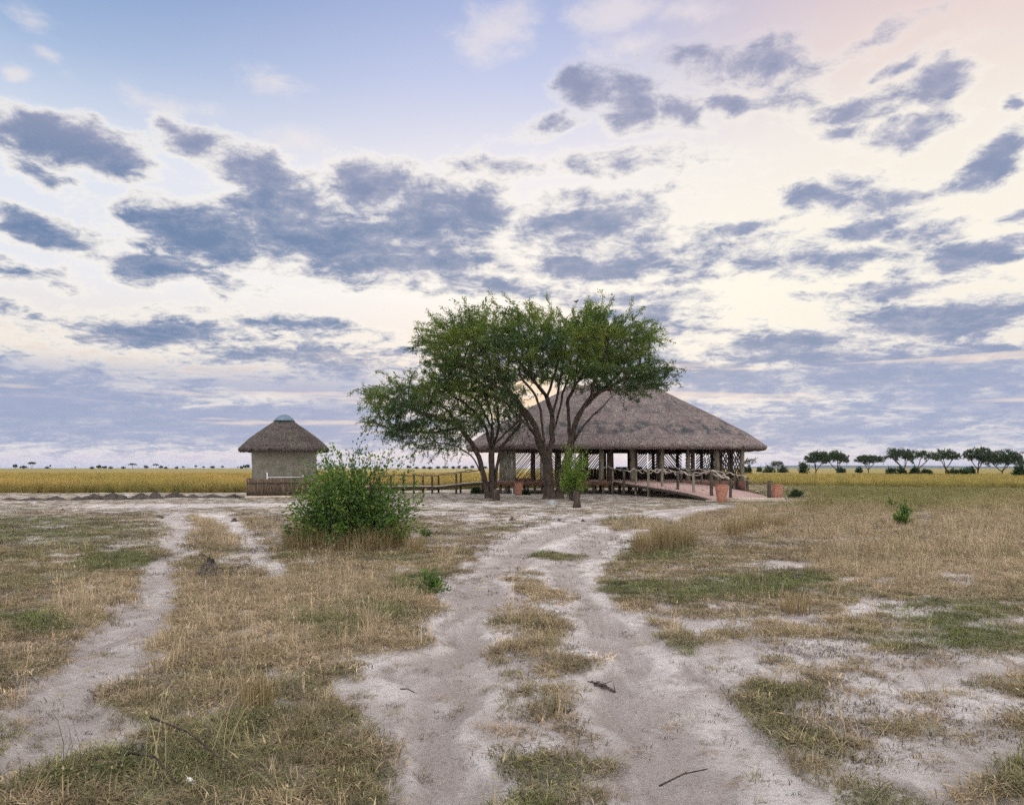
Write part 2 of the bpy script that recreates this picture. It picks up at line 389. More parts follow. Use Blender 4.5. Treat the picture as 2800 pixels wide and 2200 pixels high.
def layout(X, Y):
    wx = (fbm(X * 1.3, Y * 1.3, 11, 4) - 0.5); wy = (fbm(X * 1.3, Y * 1.3, 23, 4) - 0.5)
    lx = (fbm(X * 0.35, Y * 0.35, 31, 2) - 0.5); ly = (fbm(X * 0.35, Y * 0.35, 37, 2) - 0.5)
    Xs = X + wx * 0.75 + lx * 0.25; Ys = Y + (wy * 0.8 + ly * 0.5) * np.clip(Y / 12, 0.5, 2.2)
    Ys = np.maximum(Ys, 1.2)
    dx = CX + F * Xs / Ys; dy = HY + F * EYE / Ys
    n_mid = fbm(X * 2.1, Y * 2.1, 41, 5, 0.6)
    n_fine = fbm(X * 6, Y * 6, 53, 3, 0.6)
    n_xf = fbm(X * 20, Y * 20, 57, 2, 0.6)
    n = 0.40 * n_mid + 0.36 * n_fine + 0.24 * n_xf
    # how much should grow (0..1)
    g = np.full_like(X, 0.65)
    g = g - 0.20 * sstep(1250, 1350, dx) * sstep(1250, 1330, dy) - 0.06 * sstep(1400, 1600, dy) * (dx < 1000)
    g = g + 0.14 * sstep(1180, 1090, dy) * (dx > 1400)
    g = g - 0.08 * sstep(1100, 1072, dy) * sstep(1560, 1420, dx)
    g = g - 0.10 * sstep(1560, 1720, dy) * (dx > 1000)
    gm = np.zeros_like(X)
    for s in GREEN: gm = np.maximum(gm, spot(dx, dy, *s))
    g = np.minimum(g + 0.15 * gm, 0.93)
    gm2 = np.zeros_like(X)
    for s in GOLD: gm2 = np.maximum(gm2, spot(dx, dy, *s))
    g = np.minimum(g + 0.13 * gm2, 0.93)
    for s in BAREP: g = g - 0.30 * spot(dx, dy, *s)
    rd = band(dx, dy, ROAD); st = band(dx, dy, STRIP, 0.04)
    l1 = band(dx, dy, LT1, 0.05); l2 = band(dx, dy, LT2, 0.05)
    road = np.maximum(rd, np.maximum(0.8 * l1, 0.8 * l2))
    keep = np.maximum(spot(dx, dy, 1175, 1179, 62, 13), spot(dx, dy, 1345, 1112, 90, 13) * 1.0)
    stg = st * np.where(dy < 1330, 0.68, 0.50)
    g = g * (1 - rd) + np.maximum(keep * 0.95, stg) * rd
    g = g * (1 - 0.86 * l1 * (1 - rd)) * (1 - 0.86 * l2 * (1 - rd))
    cover = sstep(0.61, 0.41, n + (0.52 - g) * 0.42) * np.clip(g * 3 - 0.2, 0, 1)
    green = np.zeros_like(X)
    for s in GREEN: green = np.maximum(green, spot(dx, dy, *s))
    green = np.clip(green * np.where(dy > 1400, 0.36, 0.54) + 0.16 + (fbm(X * 0.9, Y * 0.9, 61, 4) - 0.5) * 1.1, 0, 1)
    gold = np.zeros_like(X)
    for s in GOLD: gold = np.maximum(gold, spot(dx, dy, *s))
    green = np.clip(green - 0.25 * gold, 0, 1)
    fe = field_edge(X)
    fld = sstep(-0.5, 0.5, Y - fe)
    a_, b_ = interp_band(dy, ROAD); wl = (b_ - a_)
    sa, sb = interp_band(dy, STRIP)
    sa = np.where(dy < 1212, (a_ + b_) / 2 - 6, sa); sb = np.where(dy < 1212, (a_ + b_) / 2 + 6, sb)
    q1 = np.clip((dx - a_) / np.maximum(sa - a_, 1), -1, 2); q2 = np.clip((dx - sb) / np.maximum(b_ - sb, 1), -1, 2)
    core = np.maximum(sstep(.16, .34, q1) * (1 - sstep(.72, .92, q1)), sstep(.08, .28, q2) * (1 - sstep(.5, .74, q2))) * rd
    core = np.maximum(core, sstep(.5, 1, l1) * .55)
    return dict(core=core, cover=cover, green=green, gold=gold, road=np.maximum(rd * (1 - st * 0.7), np.maximum(l1, l2)), fld=fld, n=n_mid, dx=dx, dy=dy, rd=rd, st=st)
def height(X, Y, L=None):
    if L is None: L = layout(X, Y)
    near = np.clip(1 - Y / 60, 0, 1)
    h = 0.10 * (fbm(X * 0.13, Y * 0.13, 71, 3) - 0.5) * near
    h = h + 0.05 * (fbm(X * 0.8, Y * 0.8, 73, 4) - 0.5) * near
    h = h + 0.022 * (fbm(X * 5, Y * 5, 77, 4, 0.6) - 0.5) * near
    h = h + 0.010 * (fbm(X * 17, Y * 17, 83, 3, 0.6) - 0.5) * near
    h = h - 0.045 * L['core'] * near - 0.02 * L['rd'] * near - 0.03 * (L['road'] - L['rd']).clip(0, 1) * near
    h = h + 0.03 * L['cover'] * near
    h = h * sstep(43, 32, Y)          # level where the buildings stand
    return h
# the sheet: rows and columns spread round the camera's spot, finer close by
NR, NC = 560, 720
yy = np.concatenate([np.geomspace(1.6, 60, NR - 60), np.geomspace(62, 14000, 60)])
ang = np.tan(np.linspace(-1.22, 1.22, NC) * 0.86) * 1.0
ang = np.sign(ang) * np.abs(ang)
YY, AA = np.meshgrid(yy, ang, indexing='ij')
XX = AA * (YY + 0.6)
L0 = layout(XX, YY)
ZZ = height(XX, YY, L0)
vid = np.arange(NR * NC).reshape(NR, NC)
quads = np.stack([vid[:-1, :-1].ravel(), vid[:-1, 1:].ravel(), vid[1:, 1:].ravel(), vid[1:, :-1].ravel()], 1)
gv = np.stack([XX.ravel(), YY.ravel(), ZZ.ravel()], 1)
# close the sheet behind the camera with a coarse apron
xe = XX[0]; extra = [(-14000, 1.6, 0), (14000, 1.6, 0), (-14000, -6000, 0), (14000, -6000, 0)]
base_i = len(gv)
gv = np.concatenate([gv, np.array([(XX[0, 0], -6000, 0), (XX[0, -1], -6000, 0)] , float), np.array(extra, float), np.array([(-14000, 14000, 0), (14000, 14000, 0)], float)])
fs = [quads.astype(np.int32),]
a0, a1 = base_i, base_i + 1
ngon = [int(x) for x in vid[0, ::-1]]
me_faces = [quads.astype(np.int32)]
tri = []
tris = np.array([(a0, a1, int(vid[0, -1]))] + [(a0, int(vid[0, j + 1]), int(vid[0, j])) for j in range(NC - 1)] , np.int32)
lt = [(base_i + 4, a0, int(vid[0, 0]))] + [(base_i + 4, int(vid[j, 0]), int(vid[j + 1, 0])) for j in range(NR - 1)] + [(base_i + 4, int(vid[-1, 0]), base_i + 6)]
rt = [(base_i + 5, int(vid[0, -1]), a1)] + [(base_i + 5, int(vid[j + 1, -1]), int(vid[j, -1])) for j in range(NR - 1)] + [(base_i + 5, base_i + 7, int(vid[-1, -1]))]
me = mesh_np('ground', gv, [quads.astype(np.int32), tris, np.array(lt + rt, np.int32)], True)
padn = len(gv) - NR * NC
cl_ = np.zeros((len(gv), 4), np.float32)
cl_[:NR * NC, 0] = L0['cover'].ravel(); cl_[:NR * NC, 1] = L0['green'].ravel(); cl_[:NR * NC, 2] = L0['fld'].ravel(); cl_[:NR * NC, 3] = L0['core'].ravel()
cl_[NR * NC:, 0] = 0.7
at_ = me.attributes.new('grow', 'FLOAT_COLOR', 'POINT'); at_.data.foreach_set('color', cl_.ravel())
m, k, out = newmat('sandy_ground')
A = k.n('ShaderNodeAttribute'); A.attribute_name = 'grow'
sp = k.n('ShaderNodeSeparateColor'); k.link(A.outputs['Color'], sp.inputs[0])
cov, grn, fld_ = sp.outputs; road_ = A.outputs['Alpha']
g = k.n('ShaderNodeTexCoord').outputs['Object']
nH = k.noise(k.vscale(g, (1.0, 2.6, 1)), 11, 7, 0.72); nA = k.noise(g, 0.9, 8, 0.62); nB = k.noise(g, 6.0, 8, 0.7); nC = k.noise(g, 38, 6, 0.75); nD = k.noise(g, 150, 3, 0.7)
nE = k.noise(k.vscale(g, (1.0, 0.35, 1)), 2.3, 6, 0.6, 0.6)
sand = k.mix(k.ss(nA, 0.36, 0.64), (0.46, 0.402, 0.372), (0.70, 0.642, 0.61))
sand = k.mix(k.ss(nE, 0.52, 0.66), sand, (0.37, 0.315, 0.30))
sand = k.mix(k.ss(nB, 0.50, 0.70), sand, (0.36, 0.305, 0.275))
sand = k.mix(k.ss(nC, 0.56, 0.72), sand, (0.27, 0.22, 0.19))
sand = k.mix(k.ss(nH, 0.555, 0.64, 0.0, 0.75), sand, (0.26, 0.215, 0.19))
sand = k.mix(k.ss(nD, 0.58, 0.70), sand, (0.16, 0.13, 0.11))
tr_ = k.noise(k.vscale(g, (2.6, 0.8, 1)), 2.0, 6, 0.6, 0.4)
sand = k.mix(k.m('MULTIPLY', road_, k.ss(tr_, 0.25, 0.6, 0.35, 0.95)), sand, k.mix(k.ss(nC, 0.4, 0.62), (0.39, 0.335, 0.310), (0.30, 0.252, 0.230)))
lit = k.mix(k.ss(nB, 0.35, 0.65), (0.25, 0.195, 0.13), (0.40, 0.325, 0.235))
lit = k.mix(k.ss(nC, 0.42, 0.62), lit, (0.12, 0.095, 0.065))
lit = k.mix(k.m('MULTIPLY', grn, 0.7), lit, (0.11, 0.13, 0.05))
cc = k.m('ADD', cov, k.m('MULTIPLY', k.m('SUBTRACT', nC, 0.5), 1.5))
cmix = k.ss(cc, 0.30, 1.0, 0.0, 0.72)
c = k.mix(cmix, sand, lit)
nF = k.noise(k.vscale(g, (1.0, 0.25, 1)), 0.16, 6, 0.6); nG = k.noise(g, 3.0, 5, 0.7)
gf = k.mix(k.ss(nF, 0.35, 0.65), (0.31, 0.24, 0.08), (0.22, 0.185, 0.065))
gf = k.mix(k.ss(nG, 0.45, 0.7), gf, (0.15, 0.13, 0.045))
c = k.mix(fld_, c, gf)
p = k.n('ShaderNodeBsdfPrincipled'); k.link(c, p.inputs['Base Color']); p.inputs['Roughness'].default_value = 0.95; p.inputs['Specular IOR Level'].default_value = 0.12
hh = k.m('ADD', k.m('MULTIPLY', nB, 0.6), k.m('ADD', k.m('MULTIPLY', nC, 0.5), k.m('MULTIPLY', nD, 0.18)))
b = k.n('ShaderNodeBump'); b.inputs['Strength'].default_value = 1.0; b.inputs['Distance'].default_value = 0.045
k.link(hh, b.inputs['Height']); k.link(b.outputs[0], p.inputs['Normal']); k.link(p.outputs[0], out.inputs[0])
setp(place('ground', me, m), kind='structure')

# ================================================================== GRASS (stuff): real blades, tufts scattered where the layout says
def blade_mesh(name, nb, rad, lmin, lmax, wid, lean, curl, seed, heads=0.0, flat=0.0):
    r = np.random.default_rng(seed)
    V = []; Fq = []; Ft = []; T = []
    for i in range(nb):
        a = r.uniform(0, 2 * np.pi); rr = rad * np.sqrt(r.uniform()); bx, by = rr * np.cos(a), rr * np.sin(a)
        d = r.uniform(0, 2 * np.pi) if r.uniform() < 0.5 else a + r.normal(0, 0.7)
        L = r.uniform(lmin, lmax); le = abs(r.normal(lean, 0.25)); cu = abs(r.normal(curl, 0.25))
        dv = np.array([np.cos(d), np.sin(d)]); sd_ = np.array([-np.sin(d), np.cos(d)])
        tw = r.uniform(-1, 1); sd3 = np.array([sd_[0], sd_[1], 0.5 * tw])
        wv = wid * r.uniform(0.6, 1.3)
        pts = []; x = 0; z = -0.01; th = le
        for s in range(4):
            pts.append(np.array([bx + dv[0] * x, by + dv[1] * x, z]))
            x += L / 3 * np.sin(th); z += L / 3 * np.cos(th); th += cu / 2
            if z < 0.004: z = 0.004 + r.uniform(0, 0.01)
        n0 = len(V)
        for s, wf in ((0, 0.8), (1, 1.0), (2, 0.7)):
            V.append(pts[s] - sd3 * wv * wf / 2); V.append(pts[s] + sd3 * wv * wf / 2)
        V.append(pts[3])
        t = r.uniform(); T += [t] * 7
        Fq += [(n0, n0 + 1, n0 + 3, n0 + 2), (n0 + 2, n0 + 3, n0 + 5, n0 + 4)]; Ft.append((n0 + 4, n0 + 5, n0 + 6))
        if r.uniform() < heads:
            n0 = len(V); pt = pts[3]; hw = wv * 1.1; hl = L * 0.09; up = (pts[3] - pts[2]); up = up / (np.linalg.norm(up) + 1e-6)
            V += [pt - up * hl * 0.4, pt + sd3 * hw - 0, pt + up * hl, pt - sd3 * hw]; T += [min(1, t + 0.3)] * 4
            Fq.append((n0, n0 + 1, n0 + 2, n0 + 3))
    me = mesh_np(name, np.array(V), [np.array(Fq, np.int32), np.array(Ft, np.int32)])
    aa = me.attributes.new('tint', 'FLOAT', 'POINT'); aa.data.foreach_set('value', np.array(T, np.float32))
    return me
def grass_mat(name):
    m, k, out = newmat(name)
    i = k.n('ShaderNodeAttribute'); i.attribute_type = 'INSTANCER'; i.attribute_name = 'tcol'
    t = k.n('ShaderNodeAttribute'); t.attribute_name = 'tint'
    g_ = k.n('ShaderNodeMapRange'); k.link(t.outputs['Fac'], g_.inputs[0]); g_.inputs[3].default_value = 0.5; g_.inputs[4].default_value = 1.55
    c = k.n('ShaderNodeVectorMath', operation='SCALE'); k.link(i.outputs['Vector'], c.inputs[0]); k.link(g_.outputs[0], c.inputs['Scale'])
    p = k.n('ShaderNodeBsdfPrincipled'); k.link(c.outputs[0], p.inputs['Base Color']); p.inputs['Roughness'].default_value = 0.7; p.inputs['Specular IOR Level'].default_value = 0.25
    tr = k.n('ShaderNodeBsdfTranslucent'); k.link(c.outputs[0], tr.inputs[0])
    x = k.n('ShaderNodeMixShader'); x.inputs[0].default_value = 0.4
    k.link(p.outputs[0], x.inputs[1]); k.link(tr.outputs[0], x.inputs[2]); k.link(x.outputs[0], out.inputs[0])
    return m
GM = grass_mat('dry_grass')
def scatter(name, protos, P3, rot, scl, tcol, kind_idx, label=None):
    pm = bpy.data.meshes.new(name)
    n = len(P3); pm.vertices.add(n); pm.vertices.foreach_set('co', P3.astype(np.float32).ravel())
    def att(nm, ty, key, arr): 
        a = pm.attributes.new(nm, ty, 'POINT'); a.data.foreach_set(key, arr.astype(np.float32 if ty != 'INT' else np.int32).ravel())
    att('rotv', 'FLOAT_VECTOR', 'vector', rot); att('sclv', 'FLOAT_VECTOR', 'vector', scl); att('tcol', 'FLOAT_VECTOR', 'vector', tcol); att('pick', 'INT', 'value', kind_idx)
    o = bpy.data.objects.new(name, pm); col.objects.link(o)
    pc = bpy.data.collections.new(name + '_tufts')
    for j, q in enumerate(protos):
        po = bpy.data.objects.new('%s_tuft_%02d' % (name, j), q)
        if not q.materials: q.materials.append(GM)
        pc.objects.link(po)
    ng = bpy.data.node_groups.new(name, 'GeometryNodeTree')
    ng.interface.new_socket('Geometry', in_out='INPUT', socket_type='NodeSocketGeometry')
    ng.interface.new_socket('Geometry', in_out='OUTPUT', socket_type='NodeSocketGeometry')
    N = ng.nodes; gi = N.new('NodeGroupInput'); go = N.new('NodeGroupOutput')
    iop = N.new('GeometryNodeInstanceOnPoints'); ci = N.new('GeometryNodeCollectionInfo')
    ci.inputs['Collection'].default_value = pc; ci.inputs['Separate Children'].default_value = True; ci.inputs['Reset Children'].default_value = True
    def na(nm, ty):
        q = N.new('GeometryNodeInputNamedAttribute'); q.data_type = ty; q.inputs['Name'].default_value = nm
        return q.outputs['Attribute']
    ng.links.new(gi.outputs[0], iop.inputs['Points']); ng.links.new(ci.outputs[0], iop.inputs['Instance'])
    iop.inputs['Pick Instance'].default_value = True
    ng.links.new(na('pick', 'INT'), iop.inputs['Instance Index'])
    ng.links.new(na('rotv', 'FLOAT_VECTOR'), iop.inputs['Rotation'])
    ng.links.new(na('sclv', 'FLOAT_VECTOR'), iop.inputs['Scale'])
    ng.links.new(iop.outputs[0], go.inputs[0])
    md = o.modifiers.new('tufts', 'NODES'); md.node_group = ng
    pm.materials.append(GM)
    setp(o, label, None, None, 'stuff')
    return o
def scat_pts(n, y0, y1, half, power, seed):
    """n random points between y0 and y1; density per square metre falls as Y**-power"""
    r = np.random.default_rng(seed)
    u = r.uniform(size=n); q = 2 - power
    Y = (y0 ** q + u * (y1 ** q - y0 ** q)) ** (1 / q) if abs(q) > 1e-3 else y0 * (y1 / y0) ** u
    X = r.uniform(-1, 1, n) * half * (Y + 1.5)
    return X, Y, r
STRAW = np.array([0.49, 0.37, 0.225]); BROWN = np.array([0.20, 0.150, 0.095]); GREENC = np.array([0.13, 0.145, 0.052]); GOLDC = np.array([0.56, 0.40, 0.14]); PALE = np.array([0.58, 0.46, 0.32])
def colours(L, r, n):
    t = r.uniform(size=(n, 1)); t2 = r.uniform(size=n)
    c = STRAW * (1 - t) + BROWN * t
    c = np.where((t2 < 0.16)[:, None], PALE, c)
    c = c * (1 - 0.5 * L['gold'][:, None]) + np.where(t < .6, PALE, STRAW) * 0.5 * L['gold'][:, None]
    gr = np.clip(L['green'] * 1.3 + (r.uniform(size=n) - 0.5) * 0.9, 0, 1)[:, None]
    gc = GREENC * (0.6 + 1.1 * r.uniform(size=(n, 1)))
    c = c * (1 - gr) + gc * gr
    return np.clip(c * r.uniform(0.75, 1.2, (n, 1)), 0, 1)
near_p = [blade_mesh('short_tuft', 46, 0.085, 0.02, 0.085, 0.0036, 1.0, 0.8, s) for s in (1, 2, 3, 4)] + [blade_mesh('short_tuft', 26, 0.05, 0.04, 0.13, 0.0034, 0.6, 0.7, 8, 0.15)] + [blade_mesh('stalk_tuft', 9, 0.07, 0.12, 0.30, 0.0028, 0.35, 0.5, 9, 0.6)]
X, Y, r = scat_pts(64000, 1.9, 15, 0.86, 0.9, 101)
L = layout(X, Y); keep = r.uniform(size=len(X)) < L['cover'] ** 1.1 * 0.62 + 0.03
keep &= ~((L['rd'] > 0.6) & (L['st'] < 0.3) & (r.uniform(size=len(X)) < 0.5))
X, Y = X[keep], Y[keep]; L = {q: v[keep] for q, v in L.items()}; n = len(X)
Z = height(X, Y, L)
s = r.uniform(0.65, 1.35, n) * (0.75 + 0.5 * L['cover'])
scatter('short_grass', near_p, np.stack([X, Y, Z], 1), np.stack([r.normal(0, .08, n), r.normal(0, .08, n), r.uniform(0, 6.28, n)], 1), np.stack([s, s, s * r.uniform(.7, 1.2, n) * (1 + 0.5 * L['gold'])], 1), colours(L, r, n), np.where(r.uniform(size=n) < .035, 5, np.minimum(r.integers(0, 9, n) // 2, 4)), 'short dry straw grass in mats over the pale sand')
mid_p = [blade_mesh('matted_tuft', 44, 0.20, 0.06, 0.17, 0.008, 0.8, 0.6, s) for s in (11, 12, 13)] + [blade_mesh('matted_tuft', 36, 0.14, 0.12, 0.32, 0.0075, 0.35, 0.5, 14, 0.3)]
X, Y, r = scat_pts(82000, 13, 72, 0.84, 0.8, 202)
L = layout(X, Y); keep = (r.uniform(size=len(X)) < L['cover'] * 0.78 + 0.35 * (Y > 45)) & (L['fld'] < 0.5) & ((Y < 47) | (X > 14.8)) & ~((Y > 43) & (X > -1.5) & (X < 14.8))
X, Y = X[keep], Y[keep]; L = {q: v[keep] for q, v in L.items()}; n = len(X)
Z = height(X, Y, L)
tall = np.clip(L['gold'] * sstep(24, 15, -X * 0 + 40 - Y) + 0, 0, 1)
s = r.uniform(0.6, 1.2, n); hz = r.uniform(.26, .58, n) * (1 + 0.9 * L['gold'])
shorter = sstep(1110, 1080, L['dy']) * (L['dx'] < 1560)
hz = hz * (1 - 0.55 * shorter)
rightt = sstep(1620, 1760, L['dx']) * sstep(1105, 1075, L['dy']); hz = hz * (1 + 0.9 * rightt)
colr = colours(L, r, n)
colr = colr * (1 - 0.45 * rightt[:, None]) + np.array([0.25, 0.215, 0.075]) * 0.45 * rightt[:, None]
colr = colr * (1 - 0.25 * shorter[:, None])
pk = np.where(r.uniform(size=n) < 0.15 + 0.4 * L['gold'] + 0.3 * rightt, 3, r.integers(0, 3, n))
scatter('meadow_grass', mid_p, np.stack([X, Y, Z], 1), np.stack([r.normal(0, .06, n), r.normal(0, .06, n), r.uniform(0, 6.28, n)], 1), np.stack([s, s, s * hz], 1), colr, pk, 'straw and green grass mats out to the buildings')
lit_p = [blade_mesh('litter_bits', 16, 0.10, 0.012, 0.055, 0.0034, 1.5, 0.1, s) for s in (41, 42, 43)]
X, Y, r = scat_pts(46000, 1.9, 26, 0.86, 1.0, 777)
L = layout(X, Y); nz_ = fbm(X * 1.7, Y * 1.7, 900, 4, .6); keep = (r.uniform(size=len(X)) < sstep(.42, .68, nz_) * (0.9 - .80 * L['road']) + .02)
X, Y = X[keep], Y[keep]; L = {q: v[keep] for q, v in L.items()}; n = len(X)
s = r.uniform(0.5, 1.5, n) * np.clip(Y / 7, 1, 2.2)
scatter('grass_litter', lit_p, np.stack([X, Y, height(X, Y, L) + .004], 1), np.stack([X * 0, X * 0, r.uniform(0, 6.28, n)], 1), np.stack([s, s, s * .8], 1), (BROWN * .50) * r.uniform(0.3, 1.6, (n, 1)) + 0.20 * (STRAW * (r.uniform(size=(n, 1)) < .3)), r.integers(0, 3, n), 'scraps of dry grass litter strewn on the sand')
fld_p = [blade_mesh('field_tuft', 60, 0.30, 0.34, 0.72, 0.012, 0.22, 0.3, s, 0.35) for s in (21, 22, 23)]
X, Y, r = scat_pts(72000, 43, 170, 0.86, 1.1, 303)
L = layout(X, Y); keep = (Y > field_edge(X)) & (L['fld'] > 0.45) & ~((X > -3) & (X < 15.5) & (Y < 58.5) & (Y > 43))
thin_ = (X > 20) & (fbm(X * 0.25, Y * 0.18, 401, 4) > 0.56) & (Y < 75); keep &= ~(thin_ & (r.uniform(size=len(X)) < 0.6))
X, Y = X[keep], Y[keep]; n = len(X)
s = r.uniform(0.6, 1.25, n) * np.where(X > 14, 0.8, 1.0)
far_n = fbm(X * 0.12, Y * 0.12, 501, 4)
edge_g = sstep(7, 0.5, Y - field_edge(X))[:, None]
t = r.uniform(size=(n, 1))
gc = np.array([0.42, 0.31, 0.085]) * (1 - t) + np.array([0.20, 0.17, 0.05]) * t
gc = gc * (1 - sstep(0.5, 0.66, far_n)[:, None] * 0.4) + np.array([0.50, 0.31, 0.11]) * sstep(0.5, 0.66, far_n)[:, None] * 0.4
gc = gc * (1 - 0.55 * edge_g) + np.array([0.15, 0.145, 0.05]) * 0.55 * edge_g
gc = gc * (1 - 0.35 * (X > 18)[:, None]) + np.array([0.24, 0.22, 0.07]) * 0.35 * (X > 18)[:, None]
scatter('field_grass', fld_p, np.stack([X, Y, X * 0], 1), np.stack([r.normal(0, .05, n), r.normal(0, .05, n), r.uniform(0, 6.28, n)], 1), np.stack([s, s, s * r.uniform(.75, 1.1, n)], 1), gc * r.uniform(0.8, 1.2, (n, 1)), r.integers(0, 3, n), 'tall golden savanna grass spreading to the horizon')
# ================================================================== TREES AND BUSHES
BARK = rough_mat('acacia_bark', (0.032, 0.023, 0.018), (0.085, 0.064, 0.050), 9, (1, 1, 0.35), 0.95, 0.8, 0.04)
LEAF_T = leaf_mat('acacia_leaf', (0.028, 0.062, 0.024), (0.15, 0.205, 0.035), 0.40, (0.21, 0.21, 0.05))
LEAF_B = leaf_mat('bush_leaf', (0.035, 0.085, 0.022), (0.145, 0.225, 0.050), 0.38, (0.30, 0.30, 0.10))
LEAF_F = leaf_mat('fresh_leaf', (0.085, 0.15, 0.022), (0.22, 0.33, 0.05), 0.45)
LEAF_D = leaf_mat('distant_leaf', (0.016, 0.034, 0.018), (0.042, 0.070, 0.028), 0.25)
def pip(px, py, poly):
    c = np.zeros(len(px), bool); j = len(poly) - 1
    for i in range(len(poly)):
        xi, yi = poly[i]; xj, yj = poly[j]
        with np.errstate(divide='ignore', invalid='ignore'):
            c ^= ((yi > py) != (yj > py)) & (px < (xj - xi) * (py - yi) / (yj - yi + 1e-12) + xi)
        j = i
    return c
class Skel:
    def __init__(s): s.p = []; s.par = []; s.minr = []
    def add(s, p, par, mr=0.0): s.p.append(np.array(p, float)); s.par.append(par); s.minr.append(mr); return len(s.p) - 1
    def limb(s, pts, start=None, step=0.25, mr=0.0, seed=0, wob=0.05):
        """guide limb through pts; start: existing node to grow from"""
        r = np.random.default_rng(seed)
        cur = start
        if cur is None: cur = s.add(pts[0], -1, mr)
        a = s.p[cur]
        for q in pts[1:]:
            q = np.array(q, float); d = np.linalg.norm(q - a); nseg = max(1, int(round(d / step)))
            for i in range(1, nseg + 1):
                pt = a + (q - a) * i / nseg
                if i < nseg: pt = pt + r.normal(0, wob, 3)
                cur = s.add(pt, cur, mr)
            a = q
        return cur
    def near(s, q):
        P = np.array(s.p); return int(np.argmin(((P - np.array(q)) ** 2).sum(1)))
def colonize(sk, A, di=1.6, dk=0.35, step=0.24, iters=120, seed=0, trop=(0, 0, 0), jit=0.15, maxn=26000):
    r = np.random.default_rng(seed)
    P = np.array(sk.p); A = A.copy()
    def nearest(A, P0, off):
        best = np.full(len(A), 1e9); bi = np.zeros(len(A), int)
        for c in range(0, len(P0), 400):
            d = ((A[:, None, :] - P0[None, c:c + 400, :]) ** 2).sum(2)
            j = d.argmin(1); v = d[np.arange(len(A)), j]; m_ = v < best; best[m_] = v[m_]; bi[m_] = j[m_] + c + off
        return best, bi
    bd, bi = nearest(A, P, 0)
    seen = set()
    for it in range(iters):
        act = bd < di * di
        if it < 25: act |= bd < (di * 1.8) ** 2
        if not act.any() or len(sk.p) > maxn: break
        idx = bi[act]; dv = A[act] - np.array(sk.p)[idx]; dv /= np.linalg.norm(dv, axis=1)[:, None] + 1e-9
        u, inv = np.unique(idx, return_inverse=True)
        s = np.zeros((len(u), 3)); np.add.at(s, inv, dv)
        s += np.array(trop) + r.normal(0, jit, s.shape); s /= np.linalg.norm(s, axis=1)[:, None] + 1e-9
        new = []
        for q, node in enumerate(u):
            pt = sk.p[node] + s[q] * step
            key = (int(node), round(float(s[q][0]), 1), round(float(s[q][1]), 1), round(float(s[q][2]), 1))
            if key in seen: continue
            seen.add(key); new.append((pt, int(node)))
        if not new: break
        off = len(sk.p)
        for pt, node in new: sk.add(pt, node)
        NP = np.array([q[0] for q in new])
        d2, j2 = nearest(A, NP, off); m_ = d2 < bd; bd[m_] = d2[m_]; bi[m_] = j2[m_]
        kp = bd > dk * dk; A, bd, bi = A[kp], bd[kp], bi[kp]
        if not len(A): break
    return sk
def radii(sk, tip, base, root=0):
    n = len(sk.p); par = sk.par
    kids = [[] for _ in range(n)]
    for i, p_ in enumerate(par):
        if p_ >= 0: kids[p_].append(i)
    tips = sum(1 for q in kids if not q)
    ex = math.log(max(tips, 3)) / math.log(base / tip)
    rr = np.zeros(n)
    for i in range(n - 1, -1, -1):      # children always come after parents
        rr[i] = max((sum(rr[c] ** ex for c in kids[i])) ** (1 / ex) if kids[i] else tip, sk.minr[i])
    return rr, kids
def skel_mesh(sk, rr, kids, name, wob=0.06, flare=None):
    V = []; Fq = []; Ft = []
    n = len(sk.p); P = np.array(sk.p)
    done = set()
    roots = [i for i in range(n) if sk.par[i] < 0]
    stack = [(q, [q]) for q in roots]
    chains = []
    while stack:
        i, ch = stack.pop()
        while kids[i]:
            ks = sorted(kids[i], key=lambda c: -rr[c])
            for c in ks[1:]: stack.append((c, [i, c]))
            i = ks[0]; ch.append(i)
        chains.append(ch)
    r = np.random.default_rng(5)
    for ch in chains:
        pts = P[ch].copy(); R_ = rr[ch].copy()
        if len(ch) > 1 and sk.par[ch[0]] >= -1 and len(R_) > 1 and R_[0] > R_[1] * 1.05 and ch[0] not in roots: R_[0] = R_[1] * 1.15
        if len(pts) > 3: pts[1:-1] = 0.25 * pts[:-2] + 0.5 * pts[1:-1] + 0.25 * pts[2:]
        k_ = 10 if R_.max() > 0.12 else (6 if R_.max() > 0.035 else 3)
        T = np.gradient(pts, axis=0) if len(pts) > 1 else np.array([[0, 0, 1.0]])
        T /= np.linalg.norm(T, axis=1)[:, None] + 1e-9
        ref = np.array([0.31, 0.87, 0.2]); 
        a = np.cross(T, ref); a /= np.linalg.norm(a, axis=1)[:, None] + 1e-9; b = np.cross(T, a)
        w = np.arange(k_) * 2 * np.pi / k_
        lob = 1 + (0.10 * np.sin(3 * w + r.uniform(0, 6)) if k_ == 10 else 0 * w)
        rad = R_[:, None] * lob[None, :] * (1 + r.uniform(-wob, wob, (len(pts), k_)))
        ring = pts[:, None, :] + rad[:, :, None] * (np.cos(w)[None, :, None] * a[:, None, :] + np.sin(w)[None, :, None] * b[:, None, :])
        n0 = sum(len(q) for q in V); V.append(ring.reshape(-1, 3))
        m_ = len(pts); I = n0 + np.arange(m_ * k_).reshape(m_, k_)
        Fq.append(np.stack([I[:-1], np.roll(I[:-1], -1, 1), np.roll(I[1:], -1, 1), I[1:]], 2).reshape(-1, 4))
    return mesh_np(name, np.concatenate(V), [np.concatenate(Fq).astype(np.int32)], True)
